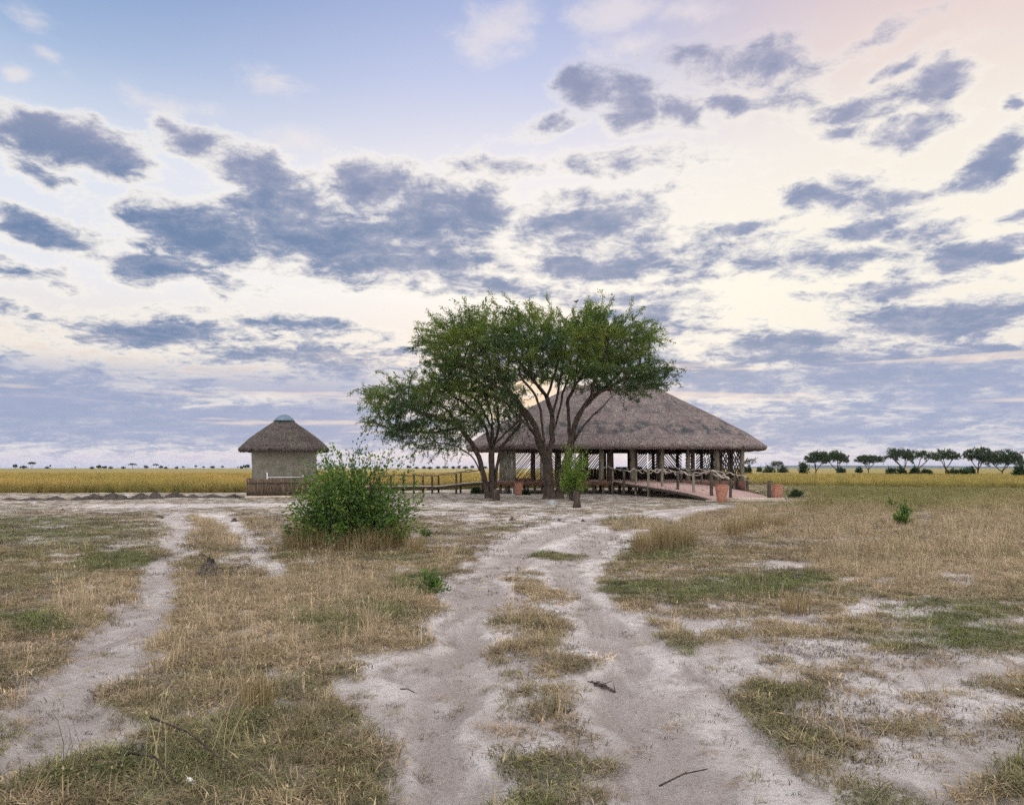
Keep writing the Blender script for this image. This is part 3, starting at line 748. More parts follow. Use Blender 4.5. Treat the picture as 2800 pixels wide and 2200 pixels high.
def leaves_mesh(name, pos, L, W, r, droop=0.0, dirs=None, tint=None):
    n = len(pos)
    d = r.normal(0, 1, (n, 3)) if dirs is None else dirs + r.normal(0, 0.55, (n, 3))
    d[:, 2] -= droop; d /= np.linalg.norm(d, axis=1)[:, None] + 1e-9
    q = r.normal(0, 1, (n, 3)); q[:, 2] *= 0.6; s = np.cross(d, q); s /= np.linalg.norm(s, axis=1)[:, None] + 1e-9
    Ln = L * r.uniform(0.6, 1.35, n)[:, None]; Wn = W * r.uniform(0.7, 1.3, n)[:, None]
    nrm = np.cross(d, s)
    v0 = pos; v1 = pos + d * Ln * 0.45 + s * Wn / 2 + nrm * Ln * 0.06; v2 = pos + d * Ln; v3 = pos + d * Ln * 0.45 - s * Wn / 2 + nrm * Ln * 0.06
    V = np.stack([v0, v1, v2, v3], 1).reshape(-1, 3)
    Fq = np.arange(n * 4).reshape(n, 4).astype(np.int32)
    me = mesh_np(name, V, [Fq])
    t = r.uniform(size=n) if tint is None else np.clip(tint + r.normal(0, 0.16, n), 0, 1)
    a = me.attributes.new('tint', 'FLOAT', 'POINT'); a.data.foreach_set('value', np.repeat(t, 4).astype(np.float32))
    return me
def leaf_cloud(sk, rr, kids, rmax, per, spread, r, clump=True, zlow=None):
    P = np.array(sk.p); par = np.array(sk.par)
    ok = (rr < rmax) & (par >= 0)
    idx = np.nonzero(ok)[0]
    idx = np.repeat(idx, per)
    idx = idx[r.uniform(size=len(idx)) < 0.95]
    t = r.uniform(size=len(idx))[:, None]
    base_ = P[idx] * t + P[par[idx]] * (1 - t)
    dirs = P[idx] - P[par[idx]]; dirs /= np.linalg.norm(dirs, axis=1)[:, None] + 1e-9
    pos = base_ + r.normal(0, spread, (len(idx), 3))
    return pos, dirs
def sprays(sk, rr, kids, cen, r, prob=.5, n=3, step=.13, droop=0.0, zmax=9.7):
    tips = [i for i in range(len(rr)) if not kids[i] and sk.par[i] >= 0]
    for i in tips:
        if r.uniform() > prob: continue
        if sk.p[i][2] > zmax and r.uniform() > .18: continue
        p_ = sk.p[i]; d = p_ - np.array(cen); d[2] *= 0.9; d /= np.linalg.norm(d) + 1e-9
        d = d * .8 + (p_ - sk.p[sk.par[i]]) / (np.linalg.norm(p_ - sk.p[sk.par[i]]) + 1e-9) * .5 + r.normal(0, .35, 3); d[2] += .15
        cur = i
        for k_ in range(r.integers(1, n + 1)):
            d = d / np.linalg.norm(d) + r.normal(0, .18, 3); d[2] -= droop; d /= np.linalg.norm(d)
            cur = sk.add(sk.p[cur] + d * step, cur)
def C1(cx, cy): return (745.4 + cx * 0.3357, 605.6 + cy * 0.3357)
def silhouette_attr(poly_c1, Yc, hw_y, n, seed, clumps=150, sig=0.42, topw=1.0, bias=0.0):
    """attractors inside the outline (photo crop coordinates) with an elliptic depth"""
    r = np.random.default_rng(seed)
    poly = [C1(*q) for q in poly_c1]; poly = [((x - CX) * Yc / F, EYE - (y - HY) * Yc / F) for x, y in poly]
    xs = [q[0] for q in poly]; zs = [q[1] for q in poly]
    x0, x1, z0, z1 = min(xs), max(xs), min(zs), max(zs); xc = (x0 + x1) / 2; hw = (x1 - x0) / 2
    def samp(m_):
        out = []
        tot = 0
        while tot < m_:
            x = r.uniform(x0, x1, m_ * 3); z = r.uniform(z0, z1, m_ * 3)
            ok = pip(x, z, poly) & (r.uniform(size=len(x)) < (0.45 + 0.55 * ((z - z0) / (z1 - z0)) ** topw))
            x, z = x[ok], z[ok]
            hy = hw_y * np.sqrt(np.clip(1 - ((x - xc) / hw) ** 2, 0.05, 1))
            # dome: the top is lower towards front and back
            y = r.uniform(-1, 1, len(x)) * hy
            ok = (z < z1 - (z1 - z0) * 0.45 * (y / hw_y) ** 2 + 0.3)
            out.append(np.stack([x[ok], y[ok] + Yc, z[ok]], 1)); tot += ok.sum()
        return np.concatenate(out)[:m_]
    cen = samp(clumps)
    k1 = int(n * 0.76); a = cen[r.integers(0, clumps, k1)] + r.normal(0, sig, (k1, 3)) * np.array([1.15, 1.15, 0.42])
    ins = pip(a[:, 0], a[:, 2], poly); a = a[ins]
    return np.concatenate([a, samp(n - k1)])
def W1(cx, cy, Y):       # crop coordinates -> world at depth Y
    return at(*C1(cx, cy), Y)

# ---- the big umbrella acacia
YT = 38.6
O1 = [(395,262),(470,300),(545,180),(600,205),(700,160),(760,135),(850,90),(930,120),(1030,85),(1060,150),(1180,95),(1300,140),(1420,150),(1500,110),(1600,90),(1640,160),(1740,165),(1800,230),(1875,205),(1925,290),(1870,380),(1930,480),(2025,540),(1960,600),(1925,640),(1870,700),(1850,745),(1760,700),(1650,640),(1560,650),(1450,640),(1350,620),(1300,580),(1200,560),(1080,560),(1020,560),(1110,700),(1090,790),(980,770),(850,700),(760,640),(650,590),(520,500),(560,440),(410,380),(470,330)]
sk = Skel()
b0 = sk.limb([W1(1262, 1385, YT), W1(1255, 1300, YT), W1(1246, 1180, YT), W1(1248, 1090, YT)], None, 0.2, 0.24, 1, 0.02)
l1 = sk.limb([None, W1(1205, 1010, YT - .1), W1(1168, 890, YT - .4), W1(1090, 780, YT - .8), W1(1010, 690, YT - 1.1)], b0, 0.25, 0.08, 2)
sk.limb([None, W1(900, 620, YT - 1.4), W1(760, 540, YT - 1.6), W1(640, 470, YT - 1.5)], l1, 0.25, 0.05, 3)
sk.limb([None, W1(930, 560, YT - .2), W1(850, 430, YT + .4), W1(760, 330, YT + .8)], l1, 0.25, 0.05, 4)
l2 = sk.limb([None, W1(1272, 950, YT + .2), W1(1272, 820, YT + .5), W1(1240, 700, YT + .8)], b0, 0.25, 0.10, 5)
sk.limb([None, W1(1150, 600, YT + 1.3), W1(1080, 500, YT + 1.8), W1(1000, 380, YT + 2.2)], l2, 0.25, 0.05, 6)
l2b = sk.limb([None, W1(1180, 640, YT - .3), W1(1130, 540, YT - 1.0), W1(1120, 400, YT - 1.6)], l2, 0.25, 0.045, 7)
q = sk.near(W1(1270, 860, YT + .4))
sk.limb([None, W1(1300, 700, YT - .2), W1(1330, 560, YT - .8), W1(1350, 430, YT - 1.3)], q, 0.25, 0.05, 8)
q = sk.near(W1(1240, 700, YT + .8))
sk.limb([None, W1(1290, 560, YT + 1.4), W1(1330, 420, YT + 2.0)], q, 0.25, 0.05, 9)
q = sk.near(W1(1190, 950, YT - .3))
sk.limb([None, W1(1060, 820, YT - 1.4), W1(960, 730, YT - 2.2), W1(860, 680, YT - 2.8)], q, 0.25, 0.05, 10)
q = sk.near(W1(1246, 1150, YT)); sk.limb([None, W1(1190, 1050, YT + .6), W1(1150, 930, YT + 1.2), W1(1060, 760, YT + 2.0), W1(960, 620, YT + 2.6)], q, .25, .06, 141)
q = sk.near(W1(1246, 1150, YT)); sk.limb([None, W1(1220, 1000, YT - .6), W1(1200, 820, YT - 1.3), W1(1160, 680, YT - 2.0), W1(1060, 560, YT - 2.6)], q, .25, .06, 142)
q = sk.near(W1(1270, 950, YT + .2)); sk.limb([None, W1(1310, 820, YT + .9), W1(1330, 700, YT + 1.5), W1(1380, 560, YT + 2.4)], q, .25, .05, 143)
b1 = sk.limb([W1(1300, 1385, YT + .1), W1(1330, 1240, YT + .1), W1(1362, 1110, YT + .1), W1(1392, 985, YT)], None, 0.2, 0.20, 11, 0.02)
l3 = sk.limb([None, W1(1412, 880, YT - .2), W1(1460, 780, YT - .5), W1(1525, 700, YT - .8)], b1, 0.25, 0.10, 12)
sk.limb([None, W1(1640, 640, YT - 1.0), W1(1740, 580, YT - 1.0), W1(1830, 500, YT - .8)], l3, 0.25, 0.05, 13)
sk.limb([None, W1(1540, 600, YT - 1.6), W1(1600, 480, YT - 2.2), W1(1620, 380, YT - 2.4)], l3, 0.25, 0.045, 14)
l4 = sk.limb([None, W1(1372, 850, YT + .5), W1(1366, 740, YT + 1.0), W1(1410, 640, YT + 1.4)], b1, 0.25, 0.08, 15)
sk.limb([None, W1(1480, 540, YT + 1.9), W1(1540, 420, YT + 2.2)], l4, 0.25, 0.045, 16)
sk.limb([None, W1(1430, 520, YT + .6), W1(1450, 400, YT + .3)], l4, 0.25, 0.045, 17)
q = sk.near(W1(1435, 820, YT - .3))
sk.limb([None, W1(1520, 720, YT + .8), W1(1620, 640, YT + 1.8), W1(1720, 520, YT + 2.2)], q, 0.25, 0.05, 18)
A = silhouette_attr(O1, YT, 4.4, 8200, 3, 190, 0.33, 0.6); A[:, 2] -= 0.42 * sstep(7.5, 9.5, A[:, 2]) + 0.12
colonize(sk, A, 1.5, 0.20, 0.17, 190, 4, (0, 0, 0.12))
q = sk.near(W1(1412, 970, YT))
rr, kids = radii(sk, 0.0085, 0.30); sprays(sk, rr, kids, W1(1260, 620, YT), np.random.default_rng(44), .62, 7, .15, .06); rr, kids = radii(sk, 0.0085, 0.24)
for i in range(len(rr)):      # flare at the foot
    h_ = sk.p[i][2]
    if h_ < 0.55 and rr[i] > 0.1: rr[i] *= 1 + 0.75 * (1 - h_ / 0.55) ** 2
r = np.random.default_rng(12)
T1 = thing('acacia_tree', W1(1270, 1385, YT)[:2] + (0,), 'big flat-topped green acacia with a forked leaning trunk before the pavilion', 'tree')
place('trunk', skel_mesh(sk, rr, kids, 'trunk'), BARK, T1)
pos, dirs = leaf_cloud(sk, rr, kids, 0.0175, 12, 0.06, r)
keep = r.uniform(size=len(pos)) < (0.50 + 0.50 * sstep(4.2, 6.4, pos[:, 2])) * (0.62 + 0.38 * sstep(.36, .52, fbm(pos[:, 0] * 1.1 + 5, pos[:, 2] * 1.8 + pos[:, 1] * .9, 33, 3)))
pos, dirs = pos[keep], dirs[keep]
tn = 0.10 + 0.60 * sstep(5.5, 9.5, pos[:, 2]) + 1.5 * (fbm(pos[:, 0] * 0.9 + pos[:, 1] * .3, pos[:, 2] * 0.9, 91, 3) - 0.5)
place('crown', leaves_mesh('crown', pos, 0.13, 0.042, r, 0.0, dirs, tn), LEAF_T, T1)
_P = np.array(sk.p); _b = np.array(at(1223.5, 640, 38.6)) - np.array([0, 0, .14])
_i = int(np.argmin(((_P - _b) ** 2).sum(1) + 50 * (_P[:, 2] > _b[2] - .25))); _q = _P[_i]
mb = MB(); mb.tube([tuple(_q), tuple(_q * .6 + _b * .4 + np.array([.05, 0, -.04])), tuple(_q * .25 + _b * .75 + np.array([.03, 0, 0])), tuple(_b)], [.016, .013, .010, .007], 5); mb.build('top_twig', BARK, T1)
mb = MB()
mb.tube([W1(1408, 985, YT), W1(1455, 905, YT - .2), W1(1530, 820, YT - .4), W1(1592, 765, YT - .5), W1(1630, 722, YT - .5), W1(1664, 688, YT - .5)], [0.075, .06, .045, .035, .022, .012], 6, 0.08)
mb.tube([W1(1530, 820, YT - .4), W1(1570, 800, YT - .5), W1(1610, 745, YT - .5)], [0.03, .02, .01], 5)
mb.build('dead_branch', BARK, T1, True)
# ---- the smaller acacia, crown drooping to the left
YU = 39.6
O2 = [(70,650),(190,650),(290,560),(420,530),(520,520),(640,560),(760,600),(860,640),(960,700),(1060,780),(1110,860),(1060,930),(980,930),(900,880),(800,920),(740,1000),(700,1080),(620,1040),(560,1065),(470,1040),(380,1050),(330,1010),(230,955),(210,900),(80,875),(150,800),(90,730)]
sk = Skel()
c0 = sk.limb([W1(888, 1352, YU), W1(890, 1250, YU), W1(890, 1150, YU), W1(886, 1050, YU)], None, 0.2, 0.16, 21, 0.02)
m1 = sk.limb([None, W1(868, 950, YU - .2), W1(830, 850, YU - .6), W1(760, 780, YU - .9), W1(640, 700, YU - 1.1)], c0, 0.22, 0.06, 22)
m2 = sk.limb([None, W1(935, 900, YU + .2), W1(930, 780, YU + .5), W1(900, 680, YU + .8)], c0, 0.22, 0.06, 23)
sk.limb([None, W1(890, 900, YU + .6), W1(820, 760, YU + 1.5), W1(700, 640, YU + 2.0)], c0, 0.22, 0.05, 24)
sk.limb([None, W1(960, 940, YU - .4), W1(1040, 880, YU - .8), W1(1080, 830, YU - 1.0)], c0, 0.22, 0.05, 25)
d0 = sk.limb([W1(868, 1352, YU - .1), W1(838, 1200, YU - .1), W1(808, 1080, YU - .2), W1(752, 985, YU - .4), W1(690, 900, YU - .8)], None, 0.2, 0.10, 26, 0.02)
sk.limb([None, W1(600, 850, YU - 1.2), W1(480, 810, YU - 1.4), W1(330, 760, YU - 1.3)], d0, 0.22, 0.04, 27)
sk.limb([None, W1(600, 920, YU + .2), W1(480, 930, YU + .8), W1(330, 920, YU + 1.0)], d0, 0.22, 0.04, 28)
sk.limb([None, W1(620, 800, YU + .5), W1(500, 700, YU + 1.0), W1(380, 640, YU + 1.2)], d0, 0.22, 0.04, 29)
sk.limb([None, W1(850, 900, YU + .9), W1(770, 820, YU + 1.6), W1(640, 780, YU + 2.2)], c0, .22, .035, 131)
sk.limb([None, W1(900, 880, YU - .6), W1(870, 740, YU - 1.2), W1(800, 640, YU - 1.8)], c0, .22, .035, 132)
q = sk.near(W1(838, 1200, YU - .1)); sk.limb([None, W1(790, 1120, YU - .5), W1(720, 1040, YU - 1.0), W1(600, 1000, YU - 1.5)], q, .22, .03, 133)
q = sk.near(W1(886, 1050, YU)); sk.limb([None, W1(960, 1000, YU - .7), W1(1030, 960, YU - 1.3)], q, .22, .03, 134)
e0 = sk.limb([W1(902, 1352, YU + .1), W1(922, 1150, YU + .1), W1(945, 1030, YU + .2), W1(1010, 950, YU + .4), W1(1070, 880, YU + .4)], None, 0.2, 0.08, 30, 0.02)
A = silhouette_attr(O2, YU, 3.2, 5200, 31, 120, 0.30, 0.6)
colonize(sk, A, 1.4, 0.21, 0.17, 180, 32, (-0.10, 0, -0.05))
rr, kids = radii(sk, 0.008, 0.20); sprays(sk, rr, kids, W1(800, 850, YU), np.random.default_rng(45), .55, 7, .15, .14); rr, kids = radii(sk, 0.0075, 0.165)
for i in range(len(rr)):
    h_ = sk.p[i][2]
    if h_ < 0.5 and rr[i] > 0.06: rr[i] *= 1 + 0.6 * (1 - h_ / 0.5) ** 2
T2 = thing('acacia_tree', W1(890, 1352, YU)[:2] + (0,), 'smaller acacia with slim stems and a crown drooping towards the hut', 'tree')
place('trunk', skel_mesh(sk, rr, kids, 'trunk'), BARK, T2)
pos, dirs = leaf_cloud(sk, rr, kids, 0.0155, 11, 0.05, r)
keep = r.uniform(size=len(pos)) < (0.42 + 0.58 * sstep(1.5, -2.0, pos[:, 0] + 1.2)) * (0.6 + 0.4 * sstep(.36, .52, fbm(pos[:, 0] * 1.2 + 5, pos[:, 2] * 2.2 + pos[:, 1] * .9, 35, 3)))
keep &= r.uniform(size=len(pos)) < 0.55 + 0.45 * sstep(2.6, 4.5, pos[:, 2])
pos, dirs = pos[keep], dirs[keep]
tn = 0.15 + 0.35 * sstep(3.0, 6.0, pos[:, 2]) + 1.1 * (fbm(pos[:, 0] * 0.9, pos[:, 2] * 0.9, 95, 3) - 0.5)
place('crown', leaves_mesh('crown', pos, 0.13, 0.040, r, 0.15, dirs, tn), LEAF_T, T2)


# ---- bushes: arching stems with leaves
def bush(name, loc, label, cat, prof, stems, leaf_n, L, W, mat, seed, shoots=(), base_r=0.4, group=None, stem_r=0.012, inner=0.25, part='leaves'):
    """prof(u, v) -> reach of the outline for a direction; local metres"""
    r = np.random.default_rng(seed)
    t = thing(name, loc, label, cat, group)
    mb = MB(); PP = []; DD = []; TT = []
    for i in range(stems + len(shoots)):
        if i < stems:
            a = r.uniform(0, 2 * np.pi); e = np.arccos(r.uniform(0.0, 1.0)); q = r.uniform(0.62, 1.0) ** 0.6
            tip = np.array(prof(a, e)) * q
        else: tip = np.array(shoots[i - stems])
        st = np.array([r.normal(0, base_r * 0.5), r.normal(0, base_r * 0.5), 0])
        mid = st * 0.5 + tip * np.array([0.42, 0.42, 0.62]) + r.normal(0, 0.05, 3) * np.linalg.norm(tip)
        ts = np.linspace(0, 1, 9)[:, None]
        cv = (1 - ts) ** 2 * st + 2 * ts * (1 - ts) * mid + ts ** 2 * tip
        cv = cv + r.normal(0, 0.012 * np.linalg.norm(tip), cv.shape) * ts
        if i % 2 == 0 or i >= stems:
            mb.tube([tuple(cv[j] + np.array(loc)) for j in range(0, 9, 2)], [stem_r * (1 - 0.18 * j) for j in range(5)], 3, cap=False)
        ln = leaf_n if i < stems else int(leaf_n * 1.5)
        tt = inner + (1 - inner) * r.uniform(size=ln) ** 0.75
        f = tt * 8; j = np.minimum(f.astype(int), 7); fr = (f - j)[:, None]
        pp = cv[j] * (1 - fr) + cv[j + 1] * fr; dd = cv[j + 1] - cv[j]; dd /= np.linalg.norm(dd, axis=1)[:, None] + 1e-9
        sp_ = 0.045 * np.linalg.norm(tip) * (1 if i < stems else 0.45)
        pp = pp + r.normal(0, sp_, pp.shape)
        PP.append(pp); DD.append(dd); TT.append(0.15 + 0.45 * tt ** 2 + r.normal(0, 0.24) + 0 * tt)
    mb.build('stem', BARK, t)
    PP = np.concatenate(PP); DD = np.concatenate(DD); TT = np.concatenate(TT)
    ok = PP[:, 2] > 0.01; PP, DD, TT = PP[ok], DD[ok], TT[ok]
    place(part, leaves_mesh(part, PP + np.array(loc), L, W, r, 0.0, DD, TT), mat, t)
    return t
bx, by, _ = gp(735, 1161)
def bush_prof(a, e):
    nx = math.sin(e) * math.cos(a); ny = math.sin(e) * math.sin(a); nz = math.cos(e)
    bump = 1 + 0.16 * math.sin(3 * a + 1) + 0.20 * math.sin(6 * e + 2 * a) + 0.14 * math.sin(7 * a + 4 * e)
    return (nx * 1.22 * bump, ny * 1.05 * bump, nz * 1.60 * bump + 0.10 + 0.12 * math.sin(e) ** 6)
def bl(px, py, dy=0.0):
    p_ = at(px, py, by + dy); return (p_[0] - bx, p_[1] - by, p_[2])
BSH = bush('bush', (bx, by, 0), 'leafy green bush with upright shoots, dead grass round its foot', 'bush', bush_prof, 520, 40, 0.066, 0.042, LEAF_B, 55,
     [bl(705, 945), bl(722, 962, .2), bl(742, 958, -.2), bl(765, 955), bl(786, 972, .3), bl(815, 955, -.1), bl(830, 968, .1), bl(848, 975), bl(872, 962, -.2), bl(880, 990, .2), bl(690, 968), bl(665, 985, -.3), bl(888, 1020), bl(885, 1108, -.3), bl(870, 1138, -.2), bl(596, 1118, -.2), bl(606, 1128, -.3), bl(905, 1045, .1), bl(622, 1020, .1), bl(640, 1000, -.1), bl(862, 1085, -.3), bl(800, 965, .3), bl(756, 948, .1), bl(835, 950, .2)], 0.6)
def skirt_mesh():
    r = np.random.default_rng(77); V = []; Ff = []; T = []
    n = 8200
    a = r.uniform(0, 2 * np.pi, n); q = r.uniform(0.35, 1.12, n) ** 0.7
    X_s = bx + np.cos(a) * 1.12 * q; Y_s = by + np.sin(a) * 0.95 * q
    h_ = 0.80 * r.uniform(0.10, 0.85, n) ** 1.3 * (1.15 - 0.35 * q) * (0.55 + 0.9 * fbm(X_s * 3, Y_s * 3, 5, 3)); d = a + r.normal(0, 1.0, n); le = r.uniform(0.0, 1.0, n)
    p0 = np.stack([X_s, Y_s, X_s * 0 - 0.01], 1); dv = np.stack([np.cos(d), np.sin(d), d * 0], 1); sd_ = np.stack([-np.sin(d), np.cos(d), d * 0], 1) * r.uniform(0.002, 0.0045, n)[:, None]
    p1 = p0 + np.array([0, 0, 1]) * (h_ * 0.55)[:, None] + dv * (h_ * le * 0.3)[:, None]; p2 = p0 + np.array([0, 0, 1]) * h_[:, None] + dv * (h_ * le)[:, None]
    V = np.stack([p0 - sd_, p0 + sd_, p1 + sd_, p1 - sd_, p2], 1).reshape(-1, 3); I = np.arange(n)[:, None] * 5
    me = mesh_np('dead_grass', V, [(I + np.array([[0, 1, 2, 3]])).astype(np.int32), (I + np.array([[3, 2, 4]])).astype(np.int32)])
    t_ = me.attributes.new('tint', 'FLOAT', 'POINT'); t_.data.foreach_set('value', np.repeat(r.uniform(size=n), 5).astype(np.float32))
    return me
STRAW_M = leaf_mat('dead_straw', (0.15, 0.11, 0.075), (0.42, 0.32, 0.20), 0.3)
setp(place('dead_grass', skirt_mesh(), STRAW_M), 'tangle of dead straw grass round the foot of the green bush', None, None, 'stuff')

def round_prof(rx, ry, h, seed):
    def f(a, e):
        b = 1 + 0.18 * math.sin(3 * a + seed) + 0.15 * math.sin(4 * e + 2 * a + seed)
        return (math.sin(e) * math.cos(a) * rx * b, math.sin(e) * math.sin(a) * ry * b, math.cos(e) * h * b + 0.08 * h)
    return f
# sapling with fresh leaves beside the big trunk
sx, sy, _ = gp(1218, 1062)
def sap(a, e):
    b_ = 1 + .25 * math.sin(3 * a + 2) + .2 * math.sin(7 * e + a)
    return (math.sin(e) * math.cos(a) * 0.85 * b_ - 0.05, math.sin(e) * math.sin(a) * 0.6 * b_, 1.55 + math.cos(e) * 1.15 * b_ - (0.8 if math.sin(a * 5) > 0.45 else 0))
bush('sapling', (sx, sy, 0), 'slender sapling with bright fresh green leaves beside the big acacia', 'sapling', sap, 105, 34, 0.085, 0.042, LEAF_F, 61, [(0.5, 0, 2.7), (-.35, 0.1, 2.75), (0.1, 0, 2.9)], 0.25, None, 0.014, 0.30)
# small green plants in the grass
PL = [(912, 1262, 0.20, 0.36, 26, LEAF_B, 'low leafy weed growing at the left edge of the sandy track', 71, 'weed'),
      (1917, 1116, 0.34, 0.62, 46, LEAF_B, 'small leafy green shrub standing alone in the right-hand meadow', 72, 'shrub'),
      (1690, 1056, 0.5, 0.50, 60, LEAF_D, 'low dark round shrub beside the clay pot at the ramp', 73, 'shrub'),
      (1893, 1078, 0.16, 0.38, 16, LEAF_B, 'thin upright green sprig in the tall right-hand grass', 74, 'weed'),
      (903, 1140, 0.16, 0.30, 24, LEAF_B, 'yellowish seedling just right of the big green bush', 75, 'weed')]
for px, py, rad, h_, ns, mt, lab, sd_, nm in PL:
    x, y, _ = gp(px, py)
    bush(nm if nm != 'weed' else 'weed_plant', (x, y, 0), lab, nm, round_prof(rad, rad, h_, sd_), ns, 22, 0.045 if y < 20 else 0.07, 0.02 if y < 20 else 0.035, mt, sd_, (), rad * 0.4, None, 0.004)

# ---- far acacias
def far_tree(w_, h_, trunk_h, seed, dens=1.0, flat=0.5, lean=0.0, forks=3, bare=0.0, nleaf=12, leafsz=0.34):
    """local: base at origin; returns trunk mesh, crown mesh"""
    r = np.random.default_rng(seed)
    sk = Skel(); rt = sk.limb([(0, 0, 0), (lean * 0.2, 0, trunk_h * 0.5)], None, 0.35, h_ * 0.016, seed, 0.03)
    for i in range(forks):
        a = 2 * np.pi * i / forks + r.uniform(-.5, .5); q = w_ * 0.30
        sk.limb([None, (math.cos(a) * q * 0.4 + lean * .5, math.sin(a) * q * 0.4, trunk_h), (math.cos(a) * q + lean, math.sin(a) * q, trunk_h + (h_ - trunk_h) * 0.45)], rt, 0.4, h_ * 0.006, seed + i, 0.06)
    nc = int(26 * dens) + 8
    def samp(m_):
        a = r.uniform(0, 2 * np.pi, m_); q = np.sqrt(r.uniform(size=m_)); z = r.uniform(size=m_)
        top = trunk_h + (h_ - trunk_h) * (1 - 0.35 * q ** 2.5); bot = trunk_h + (h_ - trunk_h) * (0.25 + 0.30 * flat + 0.15 * (1 - q))
        bot = np.where(q > 0.75, bot - 0.1 * (h_ - trunk_h), bot)
        return np.stack([np.cos(a) * q * w_ / 2 + lean, np.sin(a) * q * w_ / 2, bot + (top - bot) * z], 1)
    cen = samp(nc); n_ = int(330 * dens)
    A = np.concatenate([cen[r.integers(0, nc, n_)] + r.normal(0, 0.42, (n_, 3)) * np.array([1, 1, .5]), samp(n_ // 4)])
    colonize(sk, A, 3.0, 0.42, 0.36, 60, seed, (0, 0, 0.1))
    rr, kids = radii(sk, 0.02, h_ * 0.026)
    tm = skel_mesh(sk, rr, kids, 'trunk')
    pos, dirs = leaf_cloud(sk, rr, kids, 0.045, nleaf, 0.16, r)
    kp = (pos[:, 2] > trunk_h * 0.9) & (r.uniform(size=len(pos)) > bare)
    pos, dirs = pos[kp], dirs[kp]
    return tm, leaves_mesh('crown', pos, leafsz, leafsz * 0.55, r, 0, dirs, 0.4 + 0.3 * (pos[:, 2] - trunk_h) / (h_ - trunk_h))
def put_tree(loc, label, meshes, rz=0.0, sc=1.0, group=None, name='acacia_tree', mat=None):
    t = bpy.data.objects.new(name, None); col.objects.link(t); t.location = loc; t.rotation_euler = (0, 0, rz); t.scale = (sc,) * 3 if not hasattr(sc, '__len__') else sc
    setp(t, label, 'tree', group)
    for nm, me_, mm in (('trunk', meshes[0], BARK), ('crown', meshes[1], mat or LEAF_D)):
        if not me_.materials: me_.materials.append(mm)
        o = bpy.data.objects.new(nm, me_); col.objects.link(o); o.parent = t
    return t
GR = 'acacias on the plain right of the pavilion'
def ft(px0, px1, ptop, Y, trunk_f, label, seed, **kw):
    """tree filling px0..px1, topped at ptop, at distance Y"""
    w_ = (px1 - px0) * Y / F; h_ = EYE - (ptop - HY) * Y / F; x = ((px0 + px1) / 2 - CX) * Y / F
    ln = kw.pop('lean', 0.0) * w_
    put_tree((x - ln, Y, 0), label, far_tree(w_, h_, h_ * trunk_f, seed, lean=ln, **kw), 0.0, 1.0, GR)
ft(1712, 1760, 957, 185, 0.34, 'dense flat acacia merging with its twin, near the pavilion side of the row', 301, dens=1.5, flat=.3, lean=0.1)
ft(1742, 1800, 957, 190, 0.34, 'wide acacia with drooping right edge, twin of the dense flat one', 302, dens=1.4, flat=.4, lean=-0.15)
ft(1816, 1871, 965, 200, 0.42, 'lone small umbrella acacia standing apart in mid-plain', 303, dens=1.2, flat=.6)
ft(1881, 1940, 950, 170, 0.38, 'tall open acacia with dark shrubs round its trunk', 304, dens=0.9, flat=.7, lean=-0.2, forks=4, bare=.15)
ft(1925, 1988, 955, 172, 0.36, 'sparse leaning acacia branching low beside the tall open one', 305, dens=0.8, flat=.7, lean=0.2, forks=3, bare=.3)
ft(1982, 2034, 952, 175, 0.40, 'slim airy acacia leaning over a low shrub thicket', 306, dens=1.0, flat=.4, bare=.1)
ft(2048, 2104, 950, 180, 0.36, 'spreading acacia touching the big round dark one', 307, dens=1.2, flat=.4, bare=.05)
ft(2087, 2168, 956, 176, 0.28, 'big dense dark rounded acacia, last of the row', 308, dens=3.2, flat=0.1, nleaf=9)
ft(1579, 1601, 972, 190, 0.5, 'thin half-bare little tree just behind the pavilion corner', 309, dens=0.5, flat=.7, bare=.6)
ft(1640, 1662, 979, 260, 0.45, 'tiny spindly tree above the dark shrubs on the plain', 310, dens=0.6, flat=.7, bare=.3)
SG = 'dark shrubs under the far acacias'
SHR = [(1588, 988, 10, 180, 'round dark shrub below the half-bare little tree'), (1612, 988, 6, 300, 'very small dark shrub between two larger ones near the pavilion'), (1632, 984, 13, 250, 'broad dark shrub under the spindly tree'), (1663, 986, 12, 250, 'domed green shrub right of the spindly tree'),
       (1706, 974, 10, 180, 'upright dark shrub at the foot of the twin acacias'), (1785, 989, 10, 240, 'low shrub under the drooping twin acacia'), (1824, 989, 8, 240, 'small shrub beside the lone umbrella acacia'), (1893, 990, 11, 150, 'dark shrub left of the tall open acacia trunk'),
       (1915, 992, 12, 150, 'shrub against the trunk of the tall open acacia'), (1942, 988, 10, 150, 'shrub under the sparse leaning acacia'), (1965, 993, 12, 150, 'flat shrub between the leaning and slim acacias'),
       (2022, 995, 14, 145, 'low shrub thicket below the slim airy acacia'), (2046, 994, 15, 145, 'rounded shrub below the spreading acacia'), (2062, 990, 10, 160, 'little shrub under the spreading acacia trunk'), (2165, 984, 16, 120, 'bright green shrub cut by the picture edge')]
for i, (px, pt, hw, Y, lab) in enumerate(SHR):
    h_ = EYE - (pt - HY) * Y / F; w_ = hw * Y / F
    bush('shrub', ((px - CX) * Y / F, Y, 0), lab, 'shrub', round_prof(w_, w_, h_ * 0.86, i), 90, 14, 0.34, 0.22, LEAF_D, 400 + i, (), w_ * 0.4, SG, 0.03)
